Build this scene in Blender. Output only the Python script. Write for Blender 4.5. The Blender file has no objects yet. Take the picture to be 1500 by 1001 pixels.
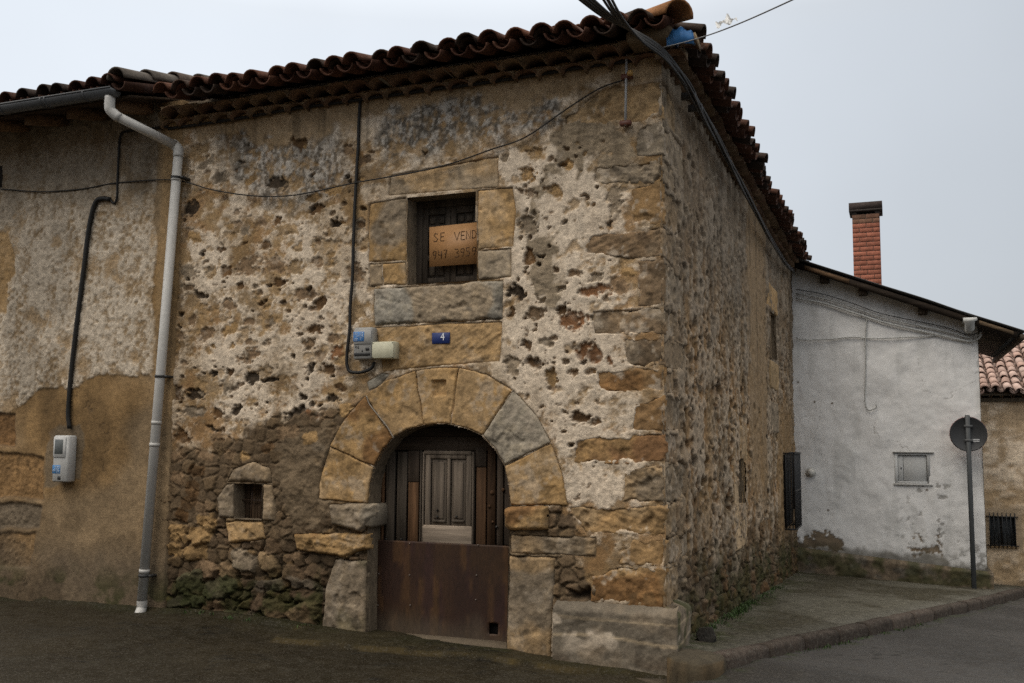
import bpy, math, random
import numpy as np
from mathutils import Vector, Matrix

random.seed(7)
SC = bpy.context.scene
COL = SC.collection

# ------------------------------------------------------------------ camera
CF, YAW, PITCH, ROLL = 1443.8, -0.3727, 0.0992, 0.0064
CP = np.array([1.6219, -7.2544, 1.6])
def _axes():
    cy, sy, cp, sp = math.cos(YAW), math.sin(YAW), math.cos(PITCH), math.sin(PITCH)
    f = np.array([sy*cp, cy*cp, sp]); r = np.array([cy, -sy, 0.0]); u = np.cross(r, f)
    c, s = math.cos(ROLL), math.sin(ROLL)
    return c*r + s*u, -s*r + c*u, f
AR, AU, AF = _axes()
cam_d = bpy.data.cameras.new("camera"); cam = bpy.data.objects.new("camera", cam_d); COL.objects.link(cam)
cam_d.sensor_width = 36.0; cam_d.lens = CF/1500*36.0; cam_d.clip_start = .05; cam_d.clip_end = 3000
cam.matrix_world = Matrix([[AR[i], AU[i], -AF[i], CP[i]] for i in range(3)] + [[0, 0, 0, 1]])
SC.camera = cam

# ------------------------------------------------------------------ sky, sun, exposure
SUN_EL, SUN_AZ = math.radians(52), math.radians(205)      # azimuth from +Y, clockwise
w = bpy.data.worlds.new("World"); SC.world = w; w.use_nodes = True
nt = w.node_tree; nt.nodes.clear()
def N(tree, t, **kw):
    n = tree.nodes.new(t)
    for k, v in kw.items(): setattr(n, k, v)
    return n
def mathn(tree, op, a, b=None):
    n = N(tree, 'ShaderNodeMath', operation=op)
    for i, q in enumerate((a, b)):
        if q is None: continue
        if isinstance(q, (int, float)): n.inputs[i].default_value = q
        else: tree.links.new(q, n.inputs[i])
    return n.outputs[0]
out = N(nt, 'ShaderNodeOutputWorld'); bg = N(nt, 'ShaderNodeBackground'); bg.inputs['Strength'].default_value = .1
sky = N(nt, 'ShaderNodeTexSky'); sky.sky_type = 'NISHITA'; sky.sun_disc = False
sky.sun_elevation = SUN_EL; sky.sun_rotation = SUN_AZ; sky.air_density = 1.5; sky.dust_density = 4
tc = N(nt, 'ShaderNodeTexCoord'); sep = N(nt, 'ShaderNodeSeparateXYZ'); nt.links.new(tc.outputs['Generated'], sep.inputs[0])
el = N(nt, 'ShaderNodeMapRange'); nt.links.new(sep.outputs[2], el.inputs[0])
el.inputs[1].default_value = .40; el.inputs[2].default_value = 1; el.inputs[3].default_value = .71; el.inputs[4].default_value = 2.6
# brighter cloud towards the left of the street, greyer towards the right
dotv = N(nt, 'ShaderNodeVectorMath', operation='DOT_PRODUCT'); nt.links.new(tc.outputs['Generated'], dotv.inputs[0])
dotv.inputs[1].default_value = (-.86, .10, .35)
az = N(nt, 'ShaderNodeMapRange'); nt.links.new(dotv.outputs['Value'], az.inputs[0])
az.inputs[1].default_value = -.12; az.inputs[2].default_value = .62; az.inputs[3].default_value = .69; az.inputs[4].default_value = 1.20
cn = N(nt, 'ShaderNodeTexNoise'); cn.inputs['Scale'].default_value = 2.2; cn.inputs['Detail'].default_value = 4
nt.links.new(tc.outputs['Generated'], cn.inputs['Vector'])
cm = N(nt, 'ShaderNodeMapRange'); nt.links.new(cn.outputs['Fac'], cm.inputs[0])
cm.inputs[1].default_value = .3; cm.inputs[2].default_value = .7; cm.inputs[3].default_value = .95; cm.inputs[4].default_value = 1.05
mul = mathn(nt, 'MULTIPLY', mathn(nt, 'MULTIPLY', el.outputs[0], az.outputs[0]), cm.outputs[0])
tint = N(nt, 'ShaderNodeMix', data_type='RGBA'); tf = N(nt, 'ShaderNodeMapRange'); nt.links.new(sep.outputs[2], tf.inputs[0]); tf.inputs[1].default_value = .38; tf.inputs[2].default_value = .75
nt.links.new(tf.outputs[0], tint.inputs[0]); tint.inputs[6].default_value = (9.15, 9.8, 10.6, 1); tint.inputs[7].default_value = (10.3, 9.8, 9.0, 1)
cc = N(nt, 'ShaderNodeVectorMath', operation='SCALE'); nt.links.new(tint.outputs[2], cc.inputs[0]); nt.links.new(mul, cc.inputs['Scale'])
mx = N(nt, 'ShaderNodeMix', data_type='RGBA'); mx.inputs[0].default_value = .92
nt.links.new(sky.outputs[0], mx.inputs[6]); nt.links.new(cc.outputs[0], mx.inputs[7])
nt.links.new(mx.outputs[2], bg.inputs['Color']); nt.links.new(bg.outputs[0], out.inputs[0])

sd_ = bpy.data.lights.new("sun", 'SUN'); sd_.energy = .8; sd_.angle = math.radians(40); sd_.color = (1, .91, .78)
sun = bpy.data.objects.new("sun", sd_); COL.objects.link(sun)
sdir = Vector((math.sin(SUN_AZ)*math.cos(SUN_EL), math.cos(SUN_AZ)*math.cos(SUN_EL), math.sin(SUN_EL)))
sun.rotation_euler = sdir.to_track_quat('Z', 'Y').to_euler(); sun.location = sdir*40
SC.view_settings.view_transform = 'Standard'; SC.view_settings.look = 'None'
SC.view_settings.exposure = .14; SC.view_settings.gamma = 1.0; SC.view_settings.use_curve_mapping = False
SC.cycles.use_denoising = False
SC.cycles.max_bounces = 6; SC.cycles.diffuse_bounces = 4

# ------------------------------------------------------------------ measuring: photograph point -> point on a real plane
def ray(u, v): return AR*(u-750)/CF - AU*(v-500.5)/CF + AF
def onY(u, v, y=0.0): d = ray(u, v); return CP + d*(y-CP[1])/d[1]
def onX(u, v, x=0.0): d = ray(u, v); return CP + d*(x-CP[0])/d[0]
def F(u, v, y=0.0): p = onY(u, v, y); return (p[0], p[2])
def S(u, v, x=0.0): p = onX(u, v, x); return (p[1], p[2])
def FP(pts, y=0.0): return [F(u, v, y) for u, v in pts]
def SP(pts, x=0.0): return [S(u, v, x) for u, v in pts]

# ------------------------------------------------------------------ noise
def _h(ix, iy, s):
    h = (ix.astype(np.int64)*374761393 + iy.astype(np.int64)*668265263 + s*1442695041) & 0xffffffff
    h = ((h ^ (h >> 13))*1274126177) & 0xffffffff
    h = ((h ^ (h >> 16))*2246822519) & 0xffffffff
    return ((h ^ (h >> 15)) & 0xffffff)/float(0xffffff)
def vn(x, y, s=0):
    x = np.asarray(x, float); y = np.asarray(y, float)
    a = np.floor(x); b = np.floor(y); fx = x-a; fy = y-b
    fx = fx*fx*fx*(fx*(fx*6-15)+10); fy = fy*fy*fy*(fy*(fy*6-15)+10)
    p = _h(a, b, s); q = _h(a+1, b, s); r = _h(a, b+1, s); t = _h(a+1, b+1, s)
    return (p+(q-p)*fx)*(1-fy) + (r+(t-r)*fx)*fy
def fbm(x, y, s=0, o=4, g=.5):
    t = 0; a = 1; n = 0
    for i in range(o):
        c, d = math.cos(.6*i), math.sin(.6*i)
        t = t + a*vn((c*x-d*y)*2**i+17.3*i, (d*x+c*y)*2**i-9.1*i, s+i*31); n += a; a *= g
    return t/n
def sst(a, b, x):
    t = np.clip((x-a)/(b-a), 0, 1); return t*t*(3-2*t)
def worley(x, y, s=0):
    a = np.floor(x); b = np.floor(y)
    d1 = np.full(x.shape, 9.0); d2 = d1.copy(); cid = np.zeros(x.shape)
    for i in (-1, 0, 1):
        for j in (-1, 0, 1):
            jx = a+i; jy = b+j
            px = jx+.15+.7*_h(jx, jy, s); py = jy+.15+.7*_h(jx, jy, s+7)
            d = np.hypot(x-px, y-py); c = _h(jx, jy, s+13)
            nearer = d < d1
            d2 = np.where(nearer, d1, np.minimum(d2, d)); cid = np.where(nearer, c, cid); d1 = np.where(nearer, d, d1)
    return d1, d2, cid
def facet(cid, x, y):
    a = _h(np.floor(cid*99991), np.floor(cid*777), 5)*6.283
    return (np.cos(a)*(x-np.floor(x)-.5)+np.sin(a)*(y-np.floor(y)-.5))
def sdf(X, Y, poly):
    P = np.array(poly, float); n = len(P)
    d = np.full(X.shape, 1e9); ins = np.zeros(X.shape, bool)
    for i in range(n):
        ax, ay = P[i]; bx, by = P[(i+1) % n]; ex, ey = bx-ax, by-ay
        wx, wy = X-ax, Y-ay
        t = np.clip((wx*ex+wy*ey)/(ex*ex+ey*ey+1e-12), 0, 1)
        d = np.minimum(d, (wx-ex*t)**2+(wy-ey*t)**2)
        c = (ay > Y) != (by > Y)
        with np.errstate(divide='ignore', invalid='ignore'):
            xi = ax+(Y-ay)*ex/(ey if abs(ey) > 1e-12 else 1e-12)
        ins ^= c & (X < xi)
    d = np.sqrt(d); return np.where(ins, -d, d)
def lerp(a, b, t):
    t = np.asarray(t)[..., None] if np.ndim(t) else t
    return np.asarray(a)*(1-t)+np.asarray(b)*t

# ------------------------------------------------------------------ objects
ROOT = {}
def wloc(o):
    v = Vector((0, 0, 0))
    while o is not None: v = v+o.location; o = o.parent
    return v
def tag(o, label=None, cat=None, group=None, kind=None):
    if label: o['label'] = label
    if cat: o['category'] = cat
    if group: o['group'] = group
    if kind: o['kind'] = kind
    return o
def thing(name, loc, label, cat, group=None):
    o = bpy.data.objects.new(name, None); COL.objects.link(o); o.location = loc; o.empty_display_size = .2
    return tag(o, label, cat, group)
def link(name, V, Fs, mat, parent=None, origin=None, C=None, smooth=False):
    V = np.asarray(V, float).reshape(-1, 3)
    off = np.array(wloc(parent)) if parent is not None else np.zeros(3)
    loc = np.zeros(3)
    if origin is not None: loc = np.array(origin, float)-off
    V = V-off-loc
    me = bpy.data.meshes.new(name)
    me.vertices.add(len(V)); me.vertices.foreach_set('co', V.astype(np.float32).ravel())
    if isinstance(Fs, np.ndarray):
        k = Fs.shape[1]; nf = len(Fs)
        me.loops.add(nf*k); me.loops.foreach_set('vertex_index', Fs.astype(np.int32).ravel())
        me.polygons.add(nf); me.polygons.foreach_set('loop_start', np.arange(0, nf*k, k, dtype=np.int32))
    else:
        tot = sum(len(f) for f in Fs); me.loops.add(tot)
        me.loops.foreach_set('vertex_index', np.array([i for f in Fs for i in f], dtype=np.int32))
        me.polygons.add(len(Fs)); st = np.cumsum([0]+[len(f) for f in Fs][:-1]).astype(np.int32)
        me.polygons.foreach_set('loop_start', st)
    if C is not None:
        at = me.color_attributes.new('Col', 'FLOAT_COLOR', 'POINT')
        C = np.asarray(C, float).reshape(-1, 3); C = np.concatenate([np.clip(C, .004, .9), np.ones((len(C), 1))], 1)
        at.data.foreach_set('color', C.astype(np.float32).ravel())
    me.update(calc_edges=True); me.validate()
    if smooth: me.polygons.foreach_set('use_smooth', np.ones(len(me.polygons), bool))
    if mat is not None: me.materials.append(mat)
    o = bpy.data.objects.new(name, me); COL.objects.link(o)
    if parent is not None: o.parent = parent
    o.location = loc
    return o

class MB:
    """collects vertices, faces and colours of one mesh"""
    def __init__(s): s.V = []; s.F = []; s.C = []
    def add(s, V, Fs, c=(.3, .3, .3)):
        n = len(s.V); s.V.extend([tuple(map(float, v)) for v in V]); s.F.extend([tuple(n+i for i in f) for f in Fs])
        if len(V) and np.ndim(c) == 2: s.C.extend([tuple(q) for q in c])
        else: s.C.extend([tuple(c)]*len(V))
    def box(s, lo, hi, c=(.3, .3, .3), bev=.004, M=None, jit=0):
        lo = np.array(lo, float); hi = np.array(hi, float); b = min(bev, .45*float(np.min(hi-lo)))
        V = []; idx = {}
        for sx in (0, 1):
            for sy in (0, 1):
                for sz in (0, 1):
                    cor = np.array([hi[0] if sx else lo[0], hi[1] if sy else lo[1], hi[2] if sz else lo[2]])
                    ins = np.array([-b if sx else b, -b if sy else b, -b if sz else b])
                    for a in range(3):
                        p = cor+ins; p[a] = cor[a]; idx[(sx, sy, sz, a)] = len(V); V.append(p)
        f = []
        def q(a, sgn):
            o = [i for i in range(3) if i != a]; L = []
            for (p, r) in ((0, 0), (1, 0), (1, 1), (0, 1)):
                k = [0, 0, 0]; k[a] = sgn; k[o[0]] = p; k[o[1]] = r; L.append(idx[(*k, a)])
            flip = (a == 1) ^ (sgn == 0)
            f.append(L[::-1] if flip else L)
        for a in range(3):
            for sg in (0, 1): q(a, sg)
        for a in range(3):
            for bb in range(a+1, 3):
                c_ = 3-a-bb
                for p in (0, 1):
                    for r in (0, 1):
                        k0 = [0, 0, 0]; k0[a] = p; k0[bb] = r; k1 = list(k0); k1[c_] = 1
                        f.append([idx[(*k0, a)], idx[(*k1, a)], idx[(*k1, bb)], idx[(*k0, bb)]])
        for sx in (0, 1):
            for sy in (0, 1):
                for sz in (0, 1): f.append([idx[(sx, sy, sz, a)] for a in range(3)])
        if jit: V = [p+np.array([random.uniform(-jit, jit) for _ in range(3)]) for p in V]
        if M is not None: V = [np.array(M @ Vector(p)) for p in V]
        s.add(V, f, c)
    def tube(s, pts, r, c=(.3, .3, .3), seg=8, cap=True, smooth=0):
        P = [np.array(p, float) for p in pts]
        if smooth: P = catmull(P, smooth)
        n = len(P); R = r if hasattr(r, '__len__') else [r]*n
        if len(R) != n: R = np.interp(np.linspace(0, 1, n), np.linspace(0, 1, len(R)), R)
        up = np.array([0.13, .21, 1.0]); V = []; f = []
        for i in range(n):
            t = P[min(i+1, n-1)]-P[max(i-1, 0)]; t = t/(np.linalg.norm(t)+1e-12)
            a = np.cross(t, up)
            if np.linalg.norm(a) < .05: a = np.cross(t, np.array([1.0, .1, 0]))
            a /= np.linalg.norm(a); b = np.cross(t, a)
            if i and np.dot(a, pa) < 0 and abs(np.dot(a, pa)) > abs(np.dot(b, pa)): a, b = -a, -b
            pa = a
            for k in range(seg):
                an = 2*math.pi*k/seg; V.append(P[i]+R[i]*(math.cos(an)*a+math.sin(an)*b))
        for i in range(n-1):
            for k in range(seg):
                k2 = (k+1) % seg; f.append((i*seg+k, i*seg+k2, (i+1)*seg+k2, (i+1)*seg+k))
        if cap: f.append(tuple(range(seg))[::-1]); f.append(tuple((n-1)*seg+k for k in range(seg)))
        s.add(V, f, c)
    def lathe(s, prof, center, axis=(0, 0, 1), c=(.3, .3, .3), seg=24):
        ax = Vector(axis).normalized(); q = ax.to_track_quat('Z', 'Y'); V = []; f = []; n = len(prof)
        for (r, h) in prof:
            for k in range(seg):
                an = 2*math.pi*k/seg; V.append(np.array(q @ Vector((r*math.cos(an), r*math.sin(an), h)))+np.array(center))
        for i in range(n-1):
            for k in range(seg):
                k2 = (k+1) % seg; f.append((i*seg+k, i*seg+k2, (i+1)*seg+k2, (i+1)*seg+k))
        f.append(tuple(range(seg))[::-1]); f.append(tuple((n-1)*seg+k for k in range(seg)))
        s.add(V, f, c)
    def prism(s, poly3, ext, c=(.3, .3, .3)):
        P = [np.array(p, float) for p in poly3]; e = np.array(ext, float); n = len(P)
        V = P+[p+e for p in P]
        f = [tuple(range(n))[::-1], tuple(range(n, 2*n))]+[(i, (i+1) % n, n+(i+1) % n, n+i) for i in range(n)]
        s.add(V, f, c)
    def build(s, name, mat, parent=None, origin=None, smooth=False, recalc=True):
        o = link(name, s.V, s.F, mat, parent, origin, s.C, smooth)
        if recalc:
            import bmesh
            bm = bmesh.new(); bm.from_mesh(o.data); bmesh.ops.recalc_face_normals(bm, faces=bm.faces); bm.to_mesh(o.data); bm.free()
        return o
def catmull(P, k):
    P = [np.array(p, float) for p in P]; Q = [2*P[0]-P[1]]+P+[2*P[-1]-P[-2]]; R = []
    for i in range(1, len(Q)-2):
        for j in range(k):
            t = j/k; a, b, c, d = Q[i-1], Q[i], Q[i+1], Q[i+2]
            R.append(.5*((2*b)+(-a+c)*t+(2*a-5*b+4*c-d)*t*t+(-a+3*b-3*c+d)*t**3))
    R.append(P[-1]); return R

# ------------------------------------------------------------------ materials
def mat_vc(name, rough=.9, fine=70, amp=.35, bump=.5, dist=.004, mid=14, spec=.3, wet=0, stretch=None):
    """base colour from the modelled surface's own colour attribute, broken up by two noises; noise bump"""
    m = bpy.data.materials.new(name); m.use_nodes = True; t = m.node_tree; t.nodes.clear()
    o = N(t, 'ShaderNodeOutputMaterial'); b = N(t, 'ShaderNodeBsdfPrincipled'); t.links.new(b.outputs[0], o.inputs[0])
    at = N(t, 'ShaderNodeAttribute', attribute_name='Col'); co = N(t, 'ShaderNodeTexCoord'); vec = co.outputs['Object']
    if stretch:
        mp = N(t, 'ShaderNodeMapping'); mp.inputs['Scale'].default_value = stretch; t.links.new(vec, mp.inputs[0]); vec = mp.outputs[0]
    n1 = N(t, 'ShaderNodeTexNoise'); n1.inputs['Scale'].default_value = fine; n1.inputs['Detail'].default_value = 5; n1.inputs['Roughness'].default_value = .65
    n2 = N(t, 'ShaderNodeTexNoise'); n2.inputs['Scale'].default_value = mid; n2.inputs['Detail'].default_value = 6; n2.inputs['Roughness'].default_value = .6
    for n in (n1, n2): t.links.new(vec, n.inputs['Vector'])
    r1 = N(t, 'ShaderNodeMapRange'); t.links.new(n1.outputs['Fac'], r1.inputs[0]); r1.inputs[1].default_value = .28; r1.inputs[2].default_value = .72
    r1.inputs[3].default_value = 1-amp; r1.inputs[4].default_value = 1+amp
    r2 = N(t, 'ShaderNodeMapRange'); t.links.new(n2.outputs['Fac'], r2.inputs[0]); r2.inputs[1].default_value = .3; r2.inputs[2].default_value = .7
    r2.inputs[3].default_value = 1-amp*.6; r2.inputs[4].default_value = 1+amp*.6
    k = mathn(t, 'MULTIPLY', r1.outputs[0], r2.outputs[0])
    sc = N(t, 'ShaderNodeVectorMath', operation='SCALE'); t.links.new(at.outputs['Color'], sc.inputs[0]); t.links.new(k, sc.inputs['Scale'])
    t.links.new(sc.outputs[0], b.inputs['Base Color'])
    b.inputs['Roughness'].default_value = rough; b.inputs['Specular IOR Level'].default_value = spec
    if wet:
        rw = N(t, 'ShaderNodeMapRange'); t.links.new(n2.outputs['Fac'], rw.inputs[0]); rw.inputs[1].default_value = .4; rw.inputs[2].default_value = .62
        rw.inputs[3].default_value = rough-wet; rw.inputs[4].default_value = rough; t.links.new(rw.outputs[0], b.inputs['Roughness'])
    ad = mathn(t, 'ADD', mathn(t, 'MULTIPLY', n1.outputs['Fac'], .6), n2.outputs['Fac'])
    bp = N(t, 'ShaderNodeBump'); bp.inputs['Strength'].default_value = bump; bp.inputs['Distance'].default_value = dist*3
    t.links.new(ad, bp.inputs['Height']); t.links.new(bp.outputs[0], b.inputs['Normal'])
    return m
def mat_plain(name, color, rough=.5, amp=.12, metal=0.0, fine=40, bump=.15, spec=.4):
    m = bpy.data.materials.new(name); m.use_nodes = True; t = m.node_tree; b = t.nodes['Principled BSDF']
    co = N(t, 'ShaderNodeTexCoord'); n = N(t, 'ShaderNodeTexNoise'); n.inputs['Scale'].default_value = fine; n.inputs['Detail'].default_value = 6
    t.links.new(co.outputs['Object'], n.inputs['Vector'])
    r = N(t, 'ShaderNodeMapRange'); t.links.new(n.outputs['Fac'], r.inputs[0]); r.inputs[1].default_value = .3; r.inputs[2].default_value = .7
    r.inputs[3].default_value = 1-amp; r.inputs[4].default_value = 1+amp
    sc = N(t, 'ShaderNodeVectorMath', operation='SCALE'); sc.inputs[0].default_value = color; t.links.new(r.outputs[0], sc.inputs['Scale'])
    t.links.new(sc.outputs[0], b.inputs['Base Color']); b.inputs['Roughness'].default_value = rough; b.inputs['Metallic'].default_value = metal
    b.inputs['Specular IOR Level'].default_value = spec
    bp = N(t, 'ShaderNodeBump'); bp.inputs['Strength'].default_value = bump; bp.inputs['Distance'].default_value = .004
    t.links.new(n.outputs['Fac'], bp.inputs['Height']); t.links.new(bp.outputs[0], b.inputs['Normal'])
    return m
M_WALL = mat_vc('weathered_masonry', .92, 85, .34, .55, .004, 22, spec=.2)
M_STONE = mat_vc('dressed_stone', .9, 75, .26, .45, .003, 24, spec=.2)
M_TILE = mat_vc('clay_tile', .85, 45, .4, .6, .003, 9, spec=.25)
M_WOOD = mat_vc('old_wood', .85, 26, .5, .9, .003, 6, spec=.2, stretch=(1, 1, .07))
M_WOODH = mat_vc('old_wood_beam', .85, 26, .5, .9, .003, 6, spec=.2, stretch=(.07, 1, 1))
M_WHITE = mat_vc('white_painted_render', .85, 60, .07, .25, .003, 9, spec=.2)
M_GROUND = mat_vc('wet_road', .85, 150, .45, .6, .003, 9, spec=.18, wet=.3)
def speckle(m, scale, amt, col):
    t = m.node_tree; b = next(n for n in t.nodes if n.type == 'BSDF_PRINCIPLED'); src = b.inputs['Base Color'].links[0].from_socket
    co = N(t, 'ShaderNodeTexCoord'); v = N(t, 'ShaderNodeTexVoronoi'); v.inputs['Scale'].default_value = scale; t.links.new(co.outputs['Object'], v.inputs['Vector'])
    sp = N(t, 'ShaderNodeSeparateColor'); t.links.new(v.outputs['Color'], sp.inputs[0])
    r = N(t, 'ShaderNodeMapRange'); t.links.new(sp.outputs[0], r.inputs[0]); r.inputs[1].default_value = .72; r.inputs[2].default_value = 1; r.inputs[3].default_value = 0; r.inputs[4].default_value = amt
    mx_ = N(t, 'ShaderNodeMix', data_type='RGBA'); t.links.new(r.outputs[0], mx_.inputs[0]); t.links.new(src, mx_.inputs[6]); mx_.inputs[7].default_value = (*col, 1)
    t.links.new(mx_.outputs[2], b.inputs['Base Color'])
speckle(M_GROUND, 90, .30, (.11, .10, .085))
M_PAVE = mat_vc('pavement_concrete', .92, 110, .5, .8, .004, 12, spec=.12)
speckle(M_PAVE, 60, .35, (.16, .15, .125))
M_PLAST = mat_vc('painted_plastic', .5, 30, .10, .1, .001, 6, spec=.4)
M_METAL = mat_vc('painted_metal', .5, 40, .14, .15, .001, 6, spec=.45)
M_RUST = mat_vc('rusted_sheet', .7, 45, .30, .2, .001, 4, spec=.35, stretch=(1, 1, .35))
M_CABLE = mat_vc('cable_rubber', .6, 60, .2, .2, .001, 9, spec=.35)
M_GRASS = mat_vc('grass_blade', .7, 40, .3, .1, .001, 8, spec=.3)

def mat_film(name, color):
    m = bpy.data.materials.new(name); m.use_nodes = True; t = m.node_tree; t.nodes.clear()
    o = N(t, 'ShaderNodeOutputMaterial'); d = N(t, 'ShaderNodeBsdfDiffuse'); tr = N(t, 'ShaderNodeBsdfTranslucent'); mix = N(t, 'ShaderNodeMixShader'); mix.inputs[0].default_value = .55
    n = N(t, 'ShaderNodeTexNoise'); n.inputs['Scale'].default_value = 30; r = N(t, 'ShaderNodeMapRange'); r.inputs[3].default_value = .85; r.inputs[4].default_value = 1.1; t.links.new(n.outputs['Fac'], r.inputs[0])
    sc = N(t, 'ShaderNodeVectorMath', operation='SCALE'); sc.inputs[0].default_value = color; t.links.new(r.outputs[0], sc.inputs['Scale'])
    for q in (d, tr): t.links.new(sc.outputs[0], q.inputs['Color'])
    t.links.new(d.outputs[0], mix.inputs[1]); t.links.new(tr.outputs[0], mix.inputs[2]); t.links.new(mix.outputs[0], o.inputs[0]); return m
M_FILM = mat_film('thin_white_plastic', (.85, .85, .84))
# palette (albedo)
LIME = np.array([.62, .52, .405]); TAN = np.array([.40, .275, .150]); OCH = np.array([.365, .232, .105]); BRN = np.array([.21, .115, .048])
RUST = np.array([.24, .10, .042]); GBR = np.array([.23, .18, .125]); GRY = np.array([.29, .262, .215]); DRK = np.array([.052, .037, .024])
LICH = np.array([.20, .18, .155]); MOSS = np.array([.035, .042, .010]); MORT = np.array([.30, .235, .155])

# ================================================================== GROUND
def zroad(x, y):
    x = np.clip(x, -4.2, 7.0); y = np.asarray(y, float)
    k = np.clip((x-.0)/.35, 0, 1); k = k*k*(3-2*k)*np.where(y < 0, np.clip(1+y/3.0, 0, 1), np.clip(1-y/10.0, 0, 1))
    return .10*k-.09-.037*x-np.where(y < 0, .03*np.maximum(y, -14), .058*np.minimum(y, 11))-.11*np.clip(y-11, 0, 6)
def zpave(x, y): return .1-.037*x-.065*np.minimum(y, 10.6)-.115*np.clip(y-10.6, 0, 6)
KERB = np.array([(.30, -.36), (.42, -.1), (.56, .313), (.76, 1.12), (.963, 1.816), (1.132, 2.363), (1.831, 4.803), (2.45, 6.95), (2.953, 8.796), (3.398, 10.487), (3.95, 12.0), (4.9, 14.0), (6.5, 16)])
def kx(y): return np.interp(y, KERB[:, 1], KERB[:, 0])

gx = np.concatenate([[-400, -200, -100, -50, -25, -14, -10], np.arange(-8, 4.5, .04), [5, 6, 8, 12, 20, 40, 100, 200, 400]])
gy = np.concatenate([[-300, -150, -70, -35, -18, -12, -9, -7, -5, -4, -3], np.arange(-2.4, 1.2, .03), np.arange(1.2, 12, .08), [13, 14, 15, 16, 18, 22, 40, 90, 200, 400]])
GX, GY = np.meshgrid(gx, gy, indexing='ij')
def grid_faces(ni, nj, keep=None):
    i, j = np.meshgrid(np.arange(ni-1), np.arange(nj-1), indexing='ij'); a = i*nj+j
    Q = np.stack([a, a+nj, a+nj+1, a+1], -1)
    return Q[keep] if keep is not None else Q.reshape(-1, 4)
near = sst(9, 5, np.abs(GX+2))*sst(14, 10, np.abs(GY))
rel = (fbm(GX*1.5, GY*1.5, 3, 3)-.5)*.05+(fbm(GX*14, GY*14, 4, 3)-.5)*.006
GZ = zroad(GX, GY)+rel*near
apron_edge = np.interp(GX, [-6, -3.6, -3.0, -2.95, -1.34, -.6, .1], [-.05, -.1, -.2, -.66, -.33, -.25, -.1])+(fbm(GX*5, GY*5, 12, 3)-.5)*.10
ap = sst(-.015, .02, GY-apron_edge)*(GX < .05)*(GX > -6)*(GY < .3)
GZ = GZ+.03*ap
n1 = fbm(GX*.9, GY*.9, 5, 4); n2 = fbm(GX*7, GY*7, 6, 3)
gc = lerp(np.array([.050, .045, .040]), np.array([.085, .078, .072]), sst(.3, .7, n1))                      # asphalt
soil = sst(.9, -1.2, GX+(n1-.5)*2.0)*sst(-7, -1, GY)
gc = lerp(gc, np.array([.050, .036, .018]), soil*.85)
gc = lerp(gc, np.array([.024, .019, .013]), sst(.52, .68, n1)*soil*.7)                              # damp dark patches
gc = lerp(gc, np.array([.060, .047, .020]), sst(-.75, -.2, GY)*(GX < .2)*sst(.35, .6, n2)*.8)
edge = np.exp(-((GY-apron_edge)/.035)**2)*(GX > -3.05)*(GX < 0)*(GY < .2)
gc = lerp(gc, np.array([.075, .062, .028]), ap*.7); gc = lerp(gc, np.array([.17, .12, .045]), edge*sst(.3, .6, n2)*sst(0, -1.2, GX)*.9)
mossg = sst(-.35, -.02, GY)*(GY < .3)*sst(.42, .62, fbm(GX*3, GY*3, 9, 4))*(GX < .4)
gc = lerp(gc, MOSS, mossg*.8)
kd = GX-kx(GY)
gc = lerp(gc, MOSS*1.2, sst(.16, .03, np.abs(kd-.05))*(GY > -.4)*(GY < 10)*sst(.50, .68, n2)*.9)
gc = lerp(gc, np.array([.10, .095, .09]), sst(.62, .75, n2)*.35)
NI, NJ = GX.shape
grit = vn(GX*38, GY*38, 31)*.6+vn(GX*21, GY*21, 32)*.4
gc = lerp(gc, np.array([.030, .024, .012]), soil*.55)
ck_ = np.abs(fbm(GX*1.3+4, GY*1.3, 35, 5, .55)-.5); gc = lerp(gc, np.array([.012, .011, .008]), sst(.010, .002, ck_)*sst(.45, .6, n1)*.8)
gc = gc*(.9+.2*grit[..., None])*.46*np.where(GX[..., None] < .3, np.array([1.04, 1.0, .80]), 1.0)
o = link('road', np.stack([GX, GY, GZ], -1), grid_faces(NI, NJ), M_GROUND, C=gc, smooth=True); tag(o, kind='structure')

# pavement beside the long side wall
py_ = np.concatenate([np.arange(-.09, 2.5, .03), np.arange(2.5, 16.2, .07)]); pt = np.linspace(0, 1, 70)
PT, PY = np.meshgrid(pt, py_, indexing='ij')
xl = np.where(PY < 10, -.06, -.5); xr = kx(PY)-.10
xl = np.where(PY < -.02, .0, xl)
PX = xl+(xr-xl)*PT
PZ = zpave(PX, PY)+(fbm(PX*3, PY*3, 21, 3)-.5)*.025+(fbm(PX*20, PY*20, 22, 2)-.5)*.006
a = fbm(PX*1.6, PY*1.2, 23, 4); b = fbm(PX*11, PY*11, 24, 3)
pc = lerp(np.array([.085, .075, .052]), np.array([.135, .125, .095]), sst(.3, .7, a))
pc = lerp(pc, np.array([.055, .047, .026]), sst(.55, .3, a)*.6)
pc = lerp(pc, MOSS*1.1, sst(.45, .05, PX+(a-.5)*.5)*sst(.38, .62, b)*.85)
pc = lerp(pc, np.array([.19, .175, .15]), sst(.66, .8, b)*.4)
pc = lerp(pc, np.array([.17, .165, .15]), sst(.55, .1, kx(PY)-PX)*.35)
g2 = vn(PX*45, PY*30, 33); pc = pc*(.8+.4*g2[..., None])*.66
o = link('pavement', np.stack([PX, PY, PZ], -1), grid_faces(*PX.shape), M_PAVE, C=pc, smooth=True); tag(o, kind='structure')

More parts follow.
